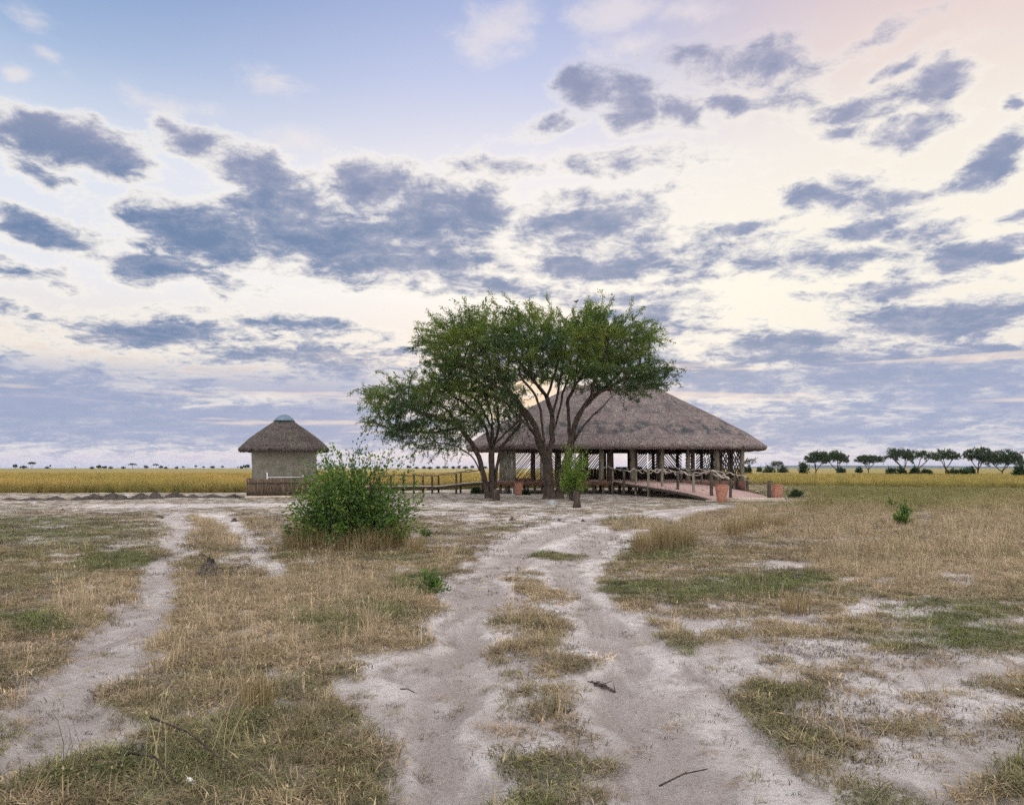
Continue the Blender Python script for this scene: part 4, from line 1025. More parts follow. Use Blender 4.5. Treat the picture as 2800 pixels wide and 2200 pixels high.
# ---- specks of trees on the horizon, left side and between hut and pavilion
PROT = [far_tree(11, 8, 4.6, 351, dens=.6, flat=.9, nleaf=9, leafsz=.6), far_tree(8, 6, 1.2, 352, dens=.7, flat=.1, nleaf=9, leafsz=.6), far_tree(12, 5, 1.0, 353, dens=.8, flat=.2, nleaf=9, leafsz=.6), far_tree(6, 7, 3.4, 354, dens=.45, flat=.6, nleaf=8, leafsz=.6)]
HZ = [(32,985,8,1),(68,981,17,0),(50,989,14,2),(107,987,4,3),(100,991,10,2),(160,991,4,3),(195,991,10,2),(210,988,12,2),(222,989,9,1),(235,991,10,2),(262,991,10,2),(282,984,16,0),(310,988,10,1),(331,985,12,0),(342,989,9,2),(352,991,8,2),(375,990,7,1),(389,990,6,3),(415,988,6,3),(432,990,5,3),(451,989,9,1),(472,989,7,3),(505,991,4,3),(512,989,7,1),(523,986,14,1),
      (748,987,5,3),(775,991,9,2),(800,991,10,2),(868,988,10,1),(885,991,8,2),(900,990,9,2),(912,991,12,2),(930,990,10,2),(946,989,12,1),(962,990,9,2),(975,988,7,1),(988,990,12,2),(1003,988,8,1),(1030,990,10,2),(700,990,10,2)]
kinds_ = {0: 'flat-topped acacia', 1: 'rounded tree', 2: 'low spreading thorn tree', 3: 'narrow small tree'}
rh = np.random.default_rng(9)
def where_(px):
    if px < 120: return 'at the far left of the horizon'
    if px < 300: return 'on the skyline above the middle of the left field'
    if px < 440: return 'on the skyline well left of the hut'
    if px < 540: return 'on the skyline just left of the hut'
    if px < 850: return 'on the skyline behind the green bush'
    return 'on the skyline behind the boardwalk'
cnt = {}
for px, pt, w_, kd in HZ:
    Y = rh.uniform(620, 900) if kd != 0 else 760
    hh_ = (HY - pt + 1.2) * Y / F + 0.4
    m_ = PROT[kd]; h0 = {0: 8, 1: 6, 2: 5, 3: 7}[kd]; w0 = {0: 11, 1: 8, 2: 12, 3: 6}[kd]
    sz = (hh_ + 1.0) / h0; sw = w_ * Y / F / w0
    key = (kd, where_(px)); cnt[key] = cnt.get(key, 0) + 1
    g_ = '%s %s' % (kinds_[kd] + 's', where_(px))
    put_tree(((px - CX) * Y / F, Y, 0), 'tiny dark %s %s' % (kinds_[kd], where_(px)), m_, rh.uniform(0, 6.28), (sw, sw, sz), g_, 'horizon_tree')
# ================================================================== BUILDINGS
def thatch_mat(name, c1, c2, dark):
    m, k, out = newmat(name)
    uv = k.n('ShaderNodeTexCoord').outputs['UV']; ob = k.n('ShaderNodeTexCoord').outputs['Object']
    st = k.noise(k.vscale(uv, (14.0, 1.6, 1)), 1.0, 7, 0.75)
    st2 = k.noise(k.vscale(uv, (48.0, 5.0, 1)), 1.0, 4, 0.7)
    big = k.noise(k.vscale(uv, (0.9, 0.45, 1)), 1.0, 6, 0.65)
    dots = k.noise(ob, 9.0, 5, 0.8)
    c = k.mix(k.ss(st, 0.36, 0.64), c1, c2)
    c = k.mix(k.ss(big, 0.44, 0.62, 0.0, 0.65), c, (c1[0] * 1.25, c1[1] * 1.12, c1[2] * 1.28))
    c = k.mix(k.ss(dots, 0.50, 0.60, 0.0, 0.85), c, tuple(x * 0.38 for x in c1))
    cs_ = k.noise(k.vscale(uv, (0.25, 3.2, 1)), 1.0, 4, 0.6, 0.3); c = k.mix(k.ss(cs_, 0.50, 0.62, 0.0, 0.45), c, tuple(x * 0.55 for x in c1))
    d2_ = k.noise(ob, 5.0, 4, 0.75); c = k.mix(k.ss(d2_, 0.56, 0.66, 0.0, 0.6), c, tuple(min(1, x * 1.5) for x in c2))
    c = k.mix(k.ss(st2, 0.56, 0.70, 0.0, 0.5), c, tuple(min(1, x * 1.7) for x in c2))
    a = k.n('ShaderNodeAttribute'); a.attribute_name = 'patch'
    pn = k.noise(k.vscale(uv, (1.1, 0.9, 1)), 1.0, 5, 0.7)
    pm = k.m('MULTIPLY', k.ss(k.m('ADD', pn, k.m('MULTIPLY', k.m('SUBTRACT', st, 0.5), 0.35)), 0.46, 0.60), a.outputs['Fac'])
    c = k.mix(k.m('MULTIPLY', pm, 0.85), c, dark)
    p = k.n('ShaderNodeBsdfPrincipled'); k.link(c, p.inputs['Base Color']); p.inputs['Roughness'].default_value = 0.95; p.inputs['Specular IOR Level'].default_value = 0.1
    b = k.n('ShaderNodeBump'); b.inputs['Strength'].default_value = 0.9; b.inputs['Distance'].default_value = 0.05
    k.link(k.m('ADD', st, k.m('ADD', k.m('MULTIPLY', st2, 0.5), k.m('MULTIPLY', dots, 0.8))), b.inputs['Height']); k.link(b.outputs[0], p.inputs['Normal']); k.link(p.outputs[0], out.inputs[0])
    return m
THATCH = thatch_mat('weathered_thatch', (0.155, 0.122, 0.112), (0.30, 0.252, 0.232), (0.050, 0.060, 0.068))
THATCH2 = thatch_mat('hut_thatch', (0.075, 0.064, 0.056), (0.15, 0.13, 0.112), (0.045, 0.05, 0.05))
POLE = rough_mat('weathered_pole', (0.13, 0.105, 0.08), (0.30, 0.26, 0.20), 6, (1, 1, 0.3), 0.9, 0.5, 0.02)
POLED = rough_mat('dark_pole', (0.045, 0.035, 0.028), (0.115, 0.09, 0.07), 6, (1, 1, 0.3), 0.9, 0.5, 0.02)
RAIL = rough_mat('bleached_branch', (0.27, 0.235, 0.20), (0.56, 0.50, 0.45), 9, (1, 1, 1), 0.9, 0.5, 0.02)
RAILD = rough_mat('brown_branch', (0.10, 0.075, 0.055), (0.24, 0.18, 0.13), 9, (1, 1, 1), 0.9, 0.5, 0.02)
DECK = rough_mat('reddish_deck_boards', (0.36, 0.22, 0.19), (0.56, 0.40, 0.36), 5, (1, 8, 1), 0.85, 0.4, 0.01)
BEAM = rough_mat('reddish_beam', (0.10, 0.052, 0.038), (0.19, 0.10, 0.075), 4, (0.4, 1, 1), 0.9, 0.4, 0.02)
PLANK = rough_mat('sawn_plank', (0.40, 0.33, 0.25), (0.60, 0.52, 0.42), 5, (0.3, 1, 1), 0.85, 0.3, 0.01)
PLAST = rough_mat('hut_plaster', (0.165, 0.150, 0.120), (0.225, 0.205, 0.168), 9, (1, 1, .5), 0.95, 0.6, 0.02, (0.135, 0.132, 0.10))
METAL = rough_mat('grey_ridge_cap', (0.10, 0.155, 0.21), (0.15, 0.21, 0.27), 3, (1, 1, 1), 0.5, 0.1, 0.01)
CLAY = rough_mat('fired_clay', (0.27, 0.105, 0.065), (0.50, 0.26, 0.185), 16, (1, 1, 1), 0.9, 0.9, 0.03, (0.30, 0.12, 0.08))
WHITE = rough_mat('white_pipe', (0.75, 0.75, 0.75), (0.82, 0.82, 0.82), 3, (1, 1, 1), 0.4, 0)
RED = rough_mat('faded_red_paint', (0.42, 0.06, 0.09), (0.58, 0.14, 0.17), 6, (1, 1, 1), 0.6, 0.2)
DK = rough_mat('dark_wood', (0.035, 0.027, 0.022), (0.08, 0.06, 0.048), 5, (1, 1, 1), 0.85, 0.3)
SOIL = rough_mat('dark_soil', (0.045, 0.038, 0.034), (0.12, 0.10, 0.085), 14, (1, 1, 1), 0.98, 1.0, 0.05)
def thatch_roof(name, parent, cxr, cyr, a, b, ex, ridge, ztop, zeave, rot, mat, thick, nu=300, nt=46, prof=None, seed=3, topt=0.0, patch=None):
    r = np.random.default_rng(seed)
    th = np.linspace(0, 2 * np.pi, nu, endpoint=False)
    c, s = np.cos(th), np.sin(th)
    ex_ = 2.0 / ex
    Ex = a * np.sign(c) * np.abs(c) ** ex_; Ey = b * np.sign(s) * np.abs(s) ** ex_
    # even spacing along the eave
    for _ in range(1):
        fine = np.linspace(0, 2 * np.pi, 4000, endpoint=False); fc, fs_ = np.cos(fine), np.sin(fine)
        fx = a * np.sign(fc) * np.abs(fc) ** ex_; fy = b * np.sign(fs_) * np.abs(fs_) ** ex_
        dl = np.hypot(np.diff(np.append(fx, fx[0])), np.diff(np.append(fy, fy[0]))); cum = np.concatenate([[0], np.cumsum(dl)]); per = cum[-1]
        tgt = np.arange(nu) / nu * per
        Ex = np.interp(tgt, cum[:-1], fx); Ey = np.interp(tgt, cum[:-1], fy)
    Rx = np.clip(Ex, -ridge, ridge) if ridge > 0 else Ex * 0
    ts = np.linspace(topt, 1, nt)
    rows = []; 
    slope = math.hypot(b, ztop - zeave)
    for t in ts:
        x = Rx + (Ex - Rx) * t; y = Ey * t
        z = ztop - (ztop - zeave) * (prof(t) if prof else (0.93 * t + 0.07 * t ** 7)) + x * 0
        nz = fbm(tgt * 0.55, np.full(nu, t * slope * 0.5), seed, 4) - 0.5
        z = z + nz * 0.16 * min(1, t * 5) + (fbm(tgt * 5, np.full(nu, t * slope * 1.4), seed + 3, 3) - 0.5) * 0.07
        if t > 0.985: z = z + r.normal(0, 0.02, nu)
        rows.append(np.stack([x, y, z], 1))
    # rounded lip and underside
    for k_, (sc, dz) in enumerate(((0.997, -0.45), (0.985, -0.85), (0.955, -1.0))):
        x = Rx + (Ex - Rx) * sc; y = Ey * sc; z = zeave + thick * dz + r.normal(0, 0.018, nu)
        rows.append(np.stack([x, y, z], 1))
    for t in (0.8, 0.5, 0.2, max(topt, 0.02)):
        x = Rx + (Ex - Rx) * t; y = Ey * t; z = ztop - (ztop - zeave) * t - thick * 1.3 + x * 0
        rows.append(np.stack([x, y, z], 1))
    V = np.array(rows); n1 = V.shape[0]
    cr, sr = math.cos(rot), math.sin(rot)
    W_ = V.copy(); W_[..., 0] = V[..., 0] * cr - V[..., 1] * sr + cxr; W_[..., 1] = V[..., 0] * sr + V[..., 1] * cr + cyr
    I = np.arange(n1 * nu).reshape(n1, nu)
    q = np.stack([I[:-1], I[1:], np.roll(I[1:], -1, 1), np.roll(I[:-1], -1, 1)], 2).reshape(-1, 4)
    me = mesh_np(name, W_.reshape(-1, 3), [q.astype(np.int32)], True)
    uvu = np.broadcast_to(tgt[None, :], (n1, nu)); tv = np.concatenate([ts, [1.02, 1.04, 1.06, .8, .5, .2, 0]]) * slope
    uvv = np.broadcast_to(tv[:, None], (n1, nu))
    lay = me.uv_layers.new(name='UVMap'); li = q.ravel()
    uu = uvu.ravel()[li].copy().reshape(-1, 4); wrap = (uu.max(1) - uu.min(1)) > per / 2; uu[wrap] = np.where(uu[wrap] < per / 2, uu[wrap] + per, uu[wrap])
    lay.data.foreach_set('uv', np.stack([uu.ravel(), uvv.ravel()[li]], 1).astype(np.float32).ravel())
    pa = me.attributes.new('patch', 'FLOAT', 'POINT')
    pv = np.zeros((n1, nu))
    if patch is not None: pv[:nt] = np.array([patch(t) for t in ts])[:, None]
    pa.data.foreach_set('value', pv.astype(np.float32).ravel())
    o = place(name, me, mat, parent)
    # loose straw ends under the eave
    nf = int(per * 60); u = r.uniform(0, per, nf)
    fx = np.interp(u, cum[:-1], fx); fy = np.interp(u, cum[:-1], fy); q_ = r.uniform(0.965, 1.004, nf)
    px = fx * q_; py = fy * q_; pz = zeave - thick * r.uniform(0.1, 0.9, nf)
    L_ = r.uniform(0.05, 0.13, nf); hw = r.uniform(0.006, 0.014, nf)
    nx, ny = fx / (np.hypot(fx, fy) + 1e-6), fy / (np.hypot(fx, fy) + 1e-6)
    p0 = np.stack([px - ny * hw, py + nx * hw, pz], 1); p1 = np.stack([px + ny * hw, py - nx * hw, pz], 1)
    p2 = np.stack([px + nx * L_ * 0.6 + r.normal(0, .01, nf), py + ny * L_ * 0.6, pz - L_ * r.uniform(0.2, 1, nf)], 1)
    Vf = np.stack([p0, p1, p2], 1).reshape(-1, 3); Wf = Vf.copy(); Wf[:, 0] = Vf[:, 0] * cr - Vf[:, 1] * sr + cxr; Wf[:, 1] = Vf[:, 0] * sr + Vf[:, 1] * cr + cyr
    place('eave_straw', mesh_np('eave_straw', Wf, [np.arange(nf * 3).reshape(nf, 3).astype(np.int32)]), mat, parent if parent.type == 'EMPTY' else parent)
    return o

# ---- the pavilion
PV = thing('thatched_pavilion', (6.8, 50.6, 0), 'large open-sided thatched pavilion on stilts with slatted pole screens', 'pavilion')
FY = 46.6                                   # front line of posts
def PX(cx7, Y=FY): return (1009.3 + cx7 * 0.3036 - CX) * Y / F
def PZ(cy7, Y=FY): return EYE - (807.5 + cy7 * 0.3036 - HY) * Y / F
thatch_roof('roof', PV, 6.79, 50.6, 9.86, 6.15, 3.2, 3.0, 7.05, 2.98, 0, THATCH, 0.26, patch=lambda t: float(sstep(.60, .70, t) * sstep(.90, .84, t)) + 0.55 * float(sstep(.15, .3, t) * sstep(.62, .45, t)))
mb = MB()                                   # ridge roll
mb.tube([(3.6 + i * 0.335, 50.6, 7.05 + 0.03 * math.sin(i)) for i in range(20)], [0.10] + [0.17] * 18 + [0.10], 10, 0.05); mb.build('ridge', THATCH, PV, True)
X0, X1, YB = -0.9, 14.45, 55.4
FZ = 0.78
mb = MB(); 
for i in range(58):
    y = FY - 0.12 + i * (YB + 0.2 - FY) / 58
    mb.box(((X0 + X1) / 2, y + .07, FZ - 0.02 + random.uniform(-.004, .004)), (X1 - X0 + 0.3, 0.142, 0.04))
mb.build('floor_deck', DECK, PV)
mb = MB(); mb.box(((X0 + X1) / 2, FY - 0.2, FZ - 0.14), (X1 - X0 + 0.36, 0.09, 0.26)); mb.box(((X0 + X1) / 2, YB + 0.3, FZ - 0.14), (X1 - X0 + 0.36, 0.09, 0.26))
for y in (49, 51.5, 53.8): mb.box(((X0 + X1) / 2, y, FZ - 0.16), (X1 - X0 + 0.3, 0.1, 0.22))
mb.build('floor_beam', BEAM, PV)
# stilts: short posts under the floor, front, middle and back rows
def post(name, x, y, z0, z1, r_, mat, par, n=9, lean=0.01):
    mb = MB(); q = random.uniform(-lean, lean)
    mb.tube([(x, y, z0), (x + q, y, z0 + (z1 - z0) * .35), (x - q, y + q, z0 + (z1 - z0) * .7), (x, y, z1)], [r_ * 1.05, r_, r_ * .97, r_ * .93], n, 0.04)
    return mb.build(name, mat, par, True)
for cx7 in (175, 215, 235, 265, 365, 415, 470, 505, 600, 630, 700, 762, 778, 826, 893, 940, 1010, 1078, 1150, 1235, 1300, 1400, 1500, 1600, 1700, 1800, 1868):
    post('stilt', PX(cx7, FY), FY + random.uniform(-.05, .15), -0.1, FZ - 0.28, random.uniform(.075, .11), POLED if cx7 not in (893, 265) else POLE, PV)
for i in range(12): post('stilt', -0.4 + i * 1.32, YB - 0.1, -0.1, FZ - 0.28, 0.09, POLED, PV)
for i in range(8): post('stilt', 0.2 + i * 1.95, 51.0, -0.1, FZ - 0.28, 0.09, POLED, PV)
# roof posts, front row (crop x, radius, pale?)
ZE = 3.25
for cx7, rr_, pale in ((410, .10, 0), (467, .13, 1), (590, .11, 0), (772, .19, 0), (882, .17, 1), (946, .22, 0), (1098, .16, 1), (1122, .16, 0), (1283, .12, 0), (1305, .15, 1), (1488, .13, 1), (1527, .13, 0), (1690, .17, 1), (1783, .08, 0), (1866, .15, 1)):
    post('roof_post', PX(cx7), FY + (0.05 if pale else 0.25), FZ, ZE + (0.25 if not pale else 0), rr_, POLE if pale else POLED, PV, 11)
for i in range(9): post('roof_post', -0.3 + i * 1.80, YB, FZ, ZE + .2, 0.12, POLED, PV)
for x in (-0.7, 14.3):
    for y in (48.6, 51, 53.2): post('roof_post', x, y, FZ, ZE + .2, 0.12, POLED, PV)
mb = MB()
mb.box(((X0 + X1) / 2, FY + 0.18, 2.86), (X1 - X0, 0.14, 0.20)); mb.box(((X0 + X1) / 2, YB, 2.86), (X1 - X0, 0.14, 0.22))
for x in (-0.75, 14.35): mb.box((x, 51, 2.86), (0.14, 8.8, 0.2))
for i in range(14): # rafters
    x = -0.4 + i * 1.12
    mb.tube([(x, 45.2, 2.80), (max(4.2, min(9.6, x)), 50.5, 6.55)], 0.06, 6); mb.tube([(x, 56.0, 2.80), (max(4.2, min(9.6, x)), 50.7, 6.55)], 0.06, 6)
mb.build('wall_plate', DK, PV)
# slatted screens
def clip_seg(p, d, x0, x1, z0, z1):
    t0, t1 = -1e9, 1e9
    for a, da, lo, hi in ((p[0], d[0], x0, x1), (p[1], d[1], z0, z1)):
        if abs(da) < 1e-9: continue
        u, v = (lo - a) / da, (hi - a) / da
        if u > v: u, v = v, u
        t0, t1 = max(t0, u), min(t1, v)
    return (t0, t1) if t1 > t0 else None
def screen(x0, x1, z0, z1, y, ang, pitch, rad, mat=None, dbl=False, side=None):
    mb = MB()
    for sgn in ((ang, -ang) if dbl else (ang,)):
        d = (math.cos(R(sgn)), math.sin(R(sgn))); nrm = (-d[1], d[0]); ext = (x1 - x0) + (z1 - z0)
        o_ = ((x0 + x1) / 2, (z0 + z1) / 2); n_ = int(ext / pitch)
        for i in range(-n_, n_ + 1):
            a_ = sgn + random.gauss(0, 1.3); dd = (math.cos(R(a_)), math.sin(R(a_)))
            off = i * pitch + random.uniform(-.16, .16) * pitch
            c_ = clip_seg((o_[0] + nrm[0] * off, o_[1] + nrm[1] * off), dd, x0, x1, z0, z1)
            if not c_ or c_[1] - c_[0] < 0.06 or random.random() < 0.03: continue
            p_ = [(o_[0] + nrm[0] * off + dd[0] * t, o_[1] + nrm[1] * off + dd[1] * t) for t in c_]
            yy_ = y + random.uniform(-.01, .01) + (0.05 if sgn != ang else 0)
            rr_ = rad * random.uniform(.8, 1.2)
            if side is None: mb.tube([(p_[0][0], yy_, p_[0][1]), (p_[1][0], yy_, p_[1][1])], rr_, 5, cap=False)
            else: mb.tube([(side + yy_ - y, p_[0][0], p_[0][1]), (side + yy_ - y, p_[1][0], p_[1][1])], rr_, 5, cap=False)
    for z in (z0, z1):
        if side is None: mb.tube([(x0, y, z), (x1, y, z)], 0.04, 6)
        else: mb.tube([(side, x0, z), (side, x1, z)], 0.04, 6)
    mb.build('pole_screen', mat or POLED, PV)
ZT = PZ(487)
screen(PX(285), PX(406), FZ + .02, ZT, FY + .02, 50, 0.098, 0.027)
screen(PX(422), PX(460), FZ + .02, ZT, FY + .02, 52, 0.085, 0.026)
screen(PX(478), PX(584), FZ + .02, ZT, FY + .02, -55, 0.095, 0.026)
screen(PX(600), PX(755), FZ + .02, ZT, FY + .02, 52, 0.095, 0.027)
# rear wall seen through the open front: screens above a low boarded wall
BYk = YB
def BX(cx7): return (1009.3 + cx7 * 0.3036 - CX) * BYk / F
ZL, ZU = EYE - (807.5 + 622 * 0.3036 - HY) * BYk / F, EYE - (807.5 + 512 * 0.3036 - HY) * BYk / F
screen(BX(786), BX(872), ZL, ZU, BYk - .1, 52, 0.135, 0.042)
screen(BX(1136), BX(1198), ZL, ZU, BYk - .1, 50, 0.135, 0.042)
screen(BX(1208), BX(1275), ZL, ZU, BYk - .1, 50, 0.135, 0.042)
screen(BX(1312), BX(1440), ZL, ZU, BYk - .1, -50, 0.14, 0.042)
screen(BX(1466), BX(1530), ZL, ZU, BYk - .1, -54, 0.14, 0.042)
screen(BX(1540), BX(1606), ZL, ZU, BYk - .1, 48, 0.135, 0.042)
screen(BX(1616), BX(1672), ZL, ZU, BYk - .1, 48, 0.135, 0.042)
screen(PX(1706), PX(1778), FZ + .02, 2.84, FY + .02, 62, 0.17, 0.036, POLED, True)
screen(PX(1790), PX(1862), FZ + .02, 2.84, FY + .02, -64, 0.17, 0.036, POLED, True)
screen(46.8, 55.3, FZ + .02, 2.84, 14.35, 55, 0.40, 0.03, POLED, False, 14.35)
mb = MB()
x = BX(700)
while x < BX(1676):
    if not (BX(900) < x < BX(925)): mb.tube([(x, BYk - .12, FZ), (x + random.uniform(-.01, .01), BYk - .12, ZL - 0.02 + random.uniform(-.02, .01))], 0.045, 5)
    x += 0.085
mb.box(((BX(700) + BX(1676)) / 2, BYk - .12, ZL), (BX(1676) - BX(700), 0.12, 0.07))
mb.box(((BX(700) + BX(1676)) / 2, BYk - .1, (ZU + 2.95) / 2 + .03), (BX(1676) - BX(700), 0.05, 2.95 - ZU))
mb.build('low_wall', DK, PV)
mb = MB()                                   # close-set pale poles, left end, curved in plan
xa, xb = PX(168), PX(280)
n_ = 26
for i in range(n_):
    u = i / (n_ - 1); x = xa + (xb - xa) * u; y = FY + 0.05 + 0.5 * (1 - u) ** 2 - 0.10 * math.sin(u * 3.1)
    mb.tube([(x, y, FZ - .05), (x + random.uniform(-.02, .02), y, 1.8), (x + random.uniform(-.03, .03), y, 2.95 + random.uniform(-.05, .05))], random.uniform(.022, .036), 5)
mb.build('pole_wall', rough_mat('pale_green_pole', (0.15, 0.14, 0.105), (0.33, 0.31, 0.25), 7, (1, 1, .3), .9, .4), PV)
# low front rail wall on the left screens
mb = MB(); x = PX(285)
while x < PX(405):
    mb.tube([(x, FY - .05, FZ), (x, FY - .05, FZ + .20)], .035, 5); x += .07
mb.build('kick_wall', BEAM, PV)
# furniture inside: a long sofa back and two tables, dim in the shade
def sofa(x, y, w_, lab):
    t = thing('bench', (x, y, FZ), lab, 'bench', None)
    mb = MB(); mb.box((x, y, FZ + .42), (w_, .55, .08)); mb.build('seat', DK, t)
    mb = MB(); mb.box((x, y + .26, FZ + .68), (w_, .06, .44)); mb.build('backrest', DK, t)
    for sx_ in (-1, 1):
        for sy_ in (-1, 1):
            mb = MB(); mb.box((x + sx_ * (w_ / 2 - .06), y + sy_ * .2, FZ + .19), (.07, .07, .38)); mb.build('leg', DK, t)
sofa(8.4, 53.2, 1.9, 'dark wooden bench inside the pavilion behind the ramp rail')
sofa(10.9, 52.4, 1.5, 'shorter dark bench inside the pavilion nearer its screened corner')

# ---- the ramp down from the pavilion
def railing(t, pts, mat, seed, thick=0.035, amp=0.07, strands=1, nm='handrail'):
    """crooked branches lashed from post top to post top"""
    r = np.random.default_rng(seed)
    for sidx in range(strands):
        for i in range(len(pts) - 1):
            a = np.array(pts[i]); b = np.array(pts[i + 1]); n_ = 7
            mb = MB(); ph = r.uniform(0, 6.28); P_ = []
            for j in range(n_ + 1):
                u = j / n_
                q = a + (b - a) * u
                q[2] += amp * (math.sin(ph + u * r.uniform(5, 8)) * 0.6 + r.normal(0, 0.35)) * (0.3 + math.sin(math.pi * u)) - sidx * 0.07
                q[1] += 0.5 * amp * r.normal(); P_.append(tuple(q))
            mb.tube(P_, [thick * r.uniform(.7, 1.2) for _ in P_], 6, 0.08)
            if r.uniform() < .45:
                j = r.integers(2, 6); q = np.array(P_[j]); mb.tube([tuple(q), tuple(q + np.array([r.uniform(-.12, .12), 0, .10])), tuple(q + np.array([r.uniform(-.2, .2), 0, .17]))], [thick * .7, thick * .5, thick * .3], 5)
            mb.build(nm, mat, t, True)
RP = thing('ramp', (10.2, 41, 0), 'reddish timber ramp with crooked branch handrails leading up to the pavilion', 'ramp')
lft = [(6.3, 46.3, .76), (6.75, 43.6, .70), (7.45, 41.6, .60), (8.35, 39.8, .46), (9.1, 38.0, .30), (9.45, 36.4, .16), (9.5, 35.3, .10)]
rgt = [(9.0, 46.3, .76), (10.4, 45.2, .70), (11.6, 44.2, .58), (12.6, 43.0, .42), (13.1, 41.2, .28), (13.0, 38.0, .15), (12.8, 35.3, .10)]
def curve(p, n_):
    p = np.array(p); t = np.linspace(0, len(p) - 1, n_); i = np.minimum(t.astype(int), len(p) - 2); f = (t - i)[:, None]
    return p[i] * (1 - f) + p[i + 1] * f
La, Ra = curve(lft, 80), curve(rgt, 80)
mb = MB()
for i in range(79):
    a0, a1, b0_, b1_ = La[i], La[i] * .06 + La[i + 1] * .94, Ra[i], Ra[i] * .06 + Ra[i + 1] * .94
    v = [a0, b0_, b1_, a1]; v = [tuple(q + np.array([0, 0, random.uniform(-.003, .003)])) for q in v]
    v += [(q[0], q[1], q[2] - .04) for q in v]
    mb.add(v, [(0, 1, 2, 3), (7, 6, 5, 4), (0, 4, 5, 1), (1, 5, 6, 2), (2, 6, 7, 3), (3, 7, 4, 0)])
mb.build('deck', DECK, RP)
for ed in (La, Ra):
    mb = MB(); mb.tube([(a[0], a[1], a[2] - .12) for a in ed[::6]] + [(ed[-1][0], ed[-1][1], ed[-1][2] - .12)], .075, 6); mb.build('side_beam', DK, RP)
mb = MB(); mb.box((11.1, 35.12, .055), (3.9, .22, .06)); mb.box((11.2, 35.38, .12), (3.4, .2, .12)); mb.build('threshold', PLANK, RP)
mb = MB(); mb.box((13.1, 42.55, .52), (.06, .9, .70), 0.25); mb.build('side_panel', BEAM, RP)
def C3(cx, cy): return (1281 + cx * .1964, 916.1 + cy * .1964)
nearp = [(100, 670, 408), (220, 690, 410), (350, 690, 412), (487, 703, 420), (635, 700, 415), (805, 713, 440), (975, 723, 452), (1168, 735, 430), (1375, 712, 515)]
tops = []
for i, (cx, cb, ct) in enumerate(nearp):
    dx_, db = C3(cx, cb); _, dt = C3(cx, ct)
    Y = EYE * F / (db - HY) if i < 8 else 36.6
    x = (dx_ - CX) * Y / F; zt = EYE - (dt - HY) * Y / F
    post('rail_post', x, Y, -0.1, zt + .03, 0.075 if i != 7 else .09, POLE if i in (0, 2, 3, 4, 6) else POLED, RP); tops.append((x, Y, zt))
railing(RP, tops, RAIL, 5, 0.036, 0.10, 1)
railing(RP, [(q[0] + .04, q[1] + .12, q[2] - .06) for q in tops[2:]], RAIL, 8, 0.030, 0.13, 1)
mb = MB(); a = tops[0]
mb.tube([(a[0] - .75, a[1], a[2] - .12), (a[0] - .6, a[1], a[2] + .10), (a[0] - .3, a[1], a[2] + .20), (a[0] - .05, a[1], a[2] + .08), (a[0] + .05, a[1], a[2] - .05)], .04, 6, .08); mb.build('handrail', RAIL, RP, True)
farp = [(9.2, 46.0, .76, 1.62), (10.3, 45.3, .7, 1.58), (11.3, 44.4, .6, 1.50), (12.2, 43.6, .5, 1.38), (12.9, 43.0, .0, 1.22), (13.35, 42.2, 0, 1.08)]
tp = []
for x, y, z0, z1 in farp: post('rail_post', x, y, -0.1, z1, .07, POLED, RP); tp.append((x, y, z1 - .02))
railing(RP, tp, RAIL, 15, 0.034, 0.09)
post('rail_post', 12.72, 36.8, -.1, .98, .10, DK, RP)
mb = MB(); x_ = lambda c: (C3(c, 0)[0] - CX) * 37.2 / F; z_ = lambda c: EYE - (C3(0, c)[1] - HY) * 37.2 / F
mb.tube([(x_(1618), 38.6, z_(545)), (x_(1640), 38.4, z_(530)), (x_(1662), 38.2, z_(548)), (x_(1680), 38, z_(574)), (x_(1715), 37.7, z_(568)), (x_(1750), 37.3, z_(555)), (x_(1795), 36.8, z_(538))], .034, 6, .06); mb.build('handrail', RAILD, RP, True)
for i in range(5):
    f = 0.15 + i * .17; a, b = La[int(f * 79)], Ra[int(f * 79)]
    for u in (.3, .7):
        q = a * (1 - u) + b * u
        if q[2] > .3: post('stilt', q[0], q[1], -.1, q[2] - .05, .07, POLED, RP)

# ---- the boardwalk on the left
BW = thing('boardwalk', (-5.4, 47.2, 0), 'narrow timber boardwalk with twisted branch rails running left of the pavilion', 'boardwalk')
dk = [(-10.6, 47.4, .42), (-8.0, 47.4, .44), (-6.4, 47.3, .46), (-4.6, 47.2, .47), (-3.0, 47.1, .66), (-1.0, 47.0, .80)]
c_ = curve(dk, 90); mb = MB()
for i in range(89):
    a, b = c_[i], c_[i] * .08 + c_[i + 1] * .92
    v = [(a[0], a[1] - .55, a[2]), (b[0], b[1] - .55, b[2]), (b[0], b[1] + .75, b[2]), (a[0], a[1] + .75, a[2])]; v += [(q[0], q[1], q[2] - .04) for q in v]
    mb.add(v, [(0, 1, 2, 3), (7, 6, 5, 4), (0, 4, 5, 1), (1, 5, 6, 2), (2, 6, 7, 3), (3, 7, 4, 0)])
mb.build('deck', PLANK, BW)
for o_ in (-.52, .72):
    mb = MB(); mb.tube([(q[0], q[1] + o_, q[2] - .13) for q in c_[::8]], .07, 6); mb.build('side_beam', DK, BW)
tf = []; tb = []
for cx, ct in ((120, 1202), (250, 1203), (397, 1198), (513, 1205), (665, 1190), (835, 1160)):
    d_, t_ = C1(cx, ct); Y = 46.7; x = (d_ - CX) * Y / F; z = EYE - (t_ - HY) * Y / F
    post('rail_post', x, Y, -.1, z, .065, POLED, BW); tf.append((x, Y - .02, z))
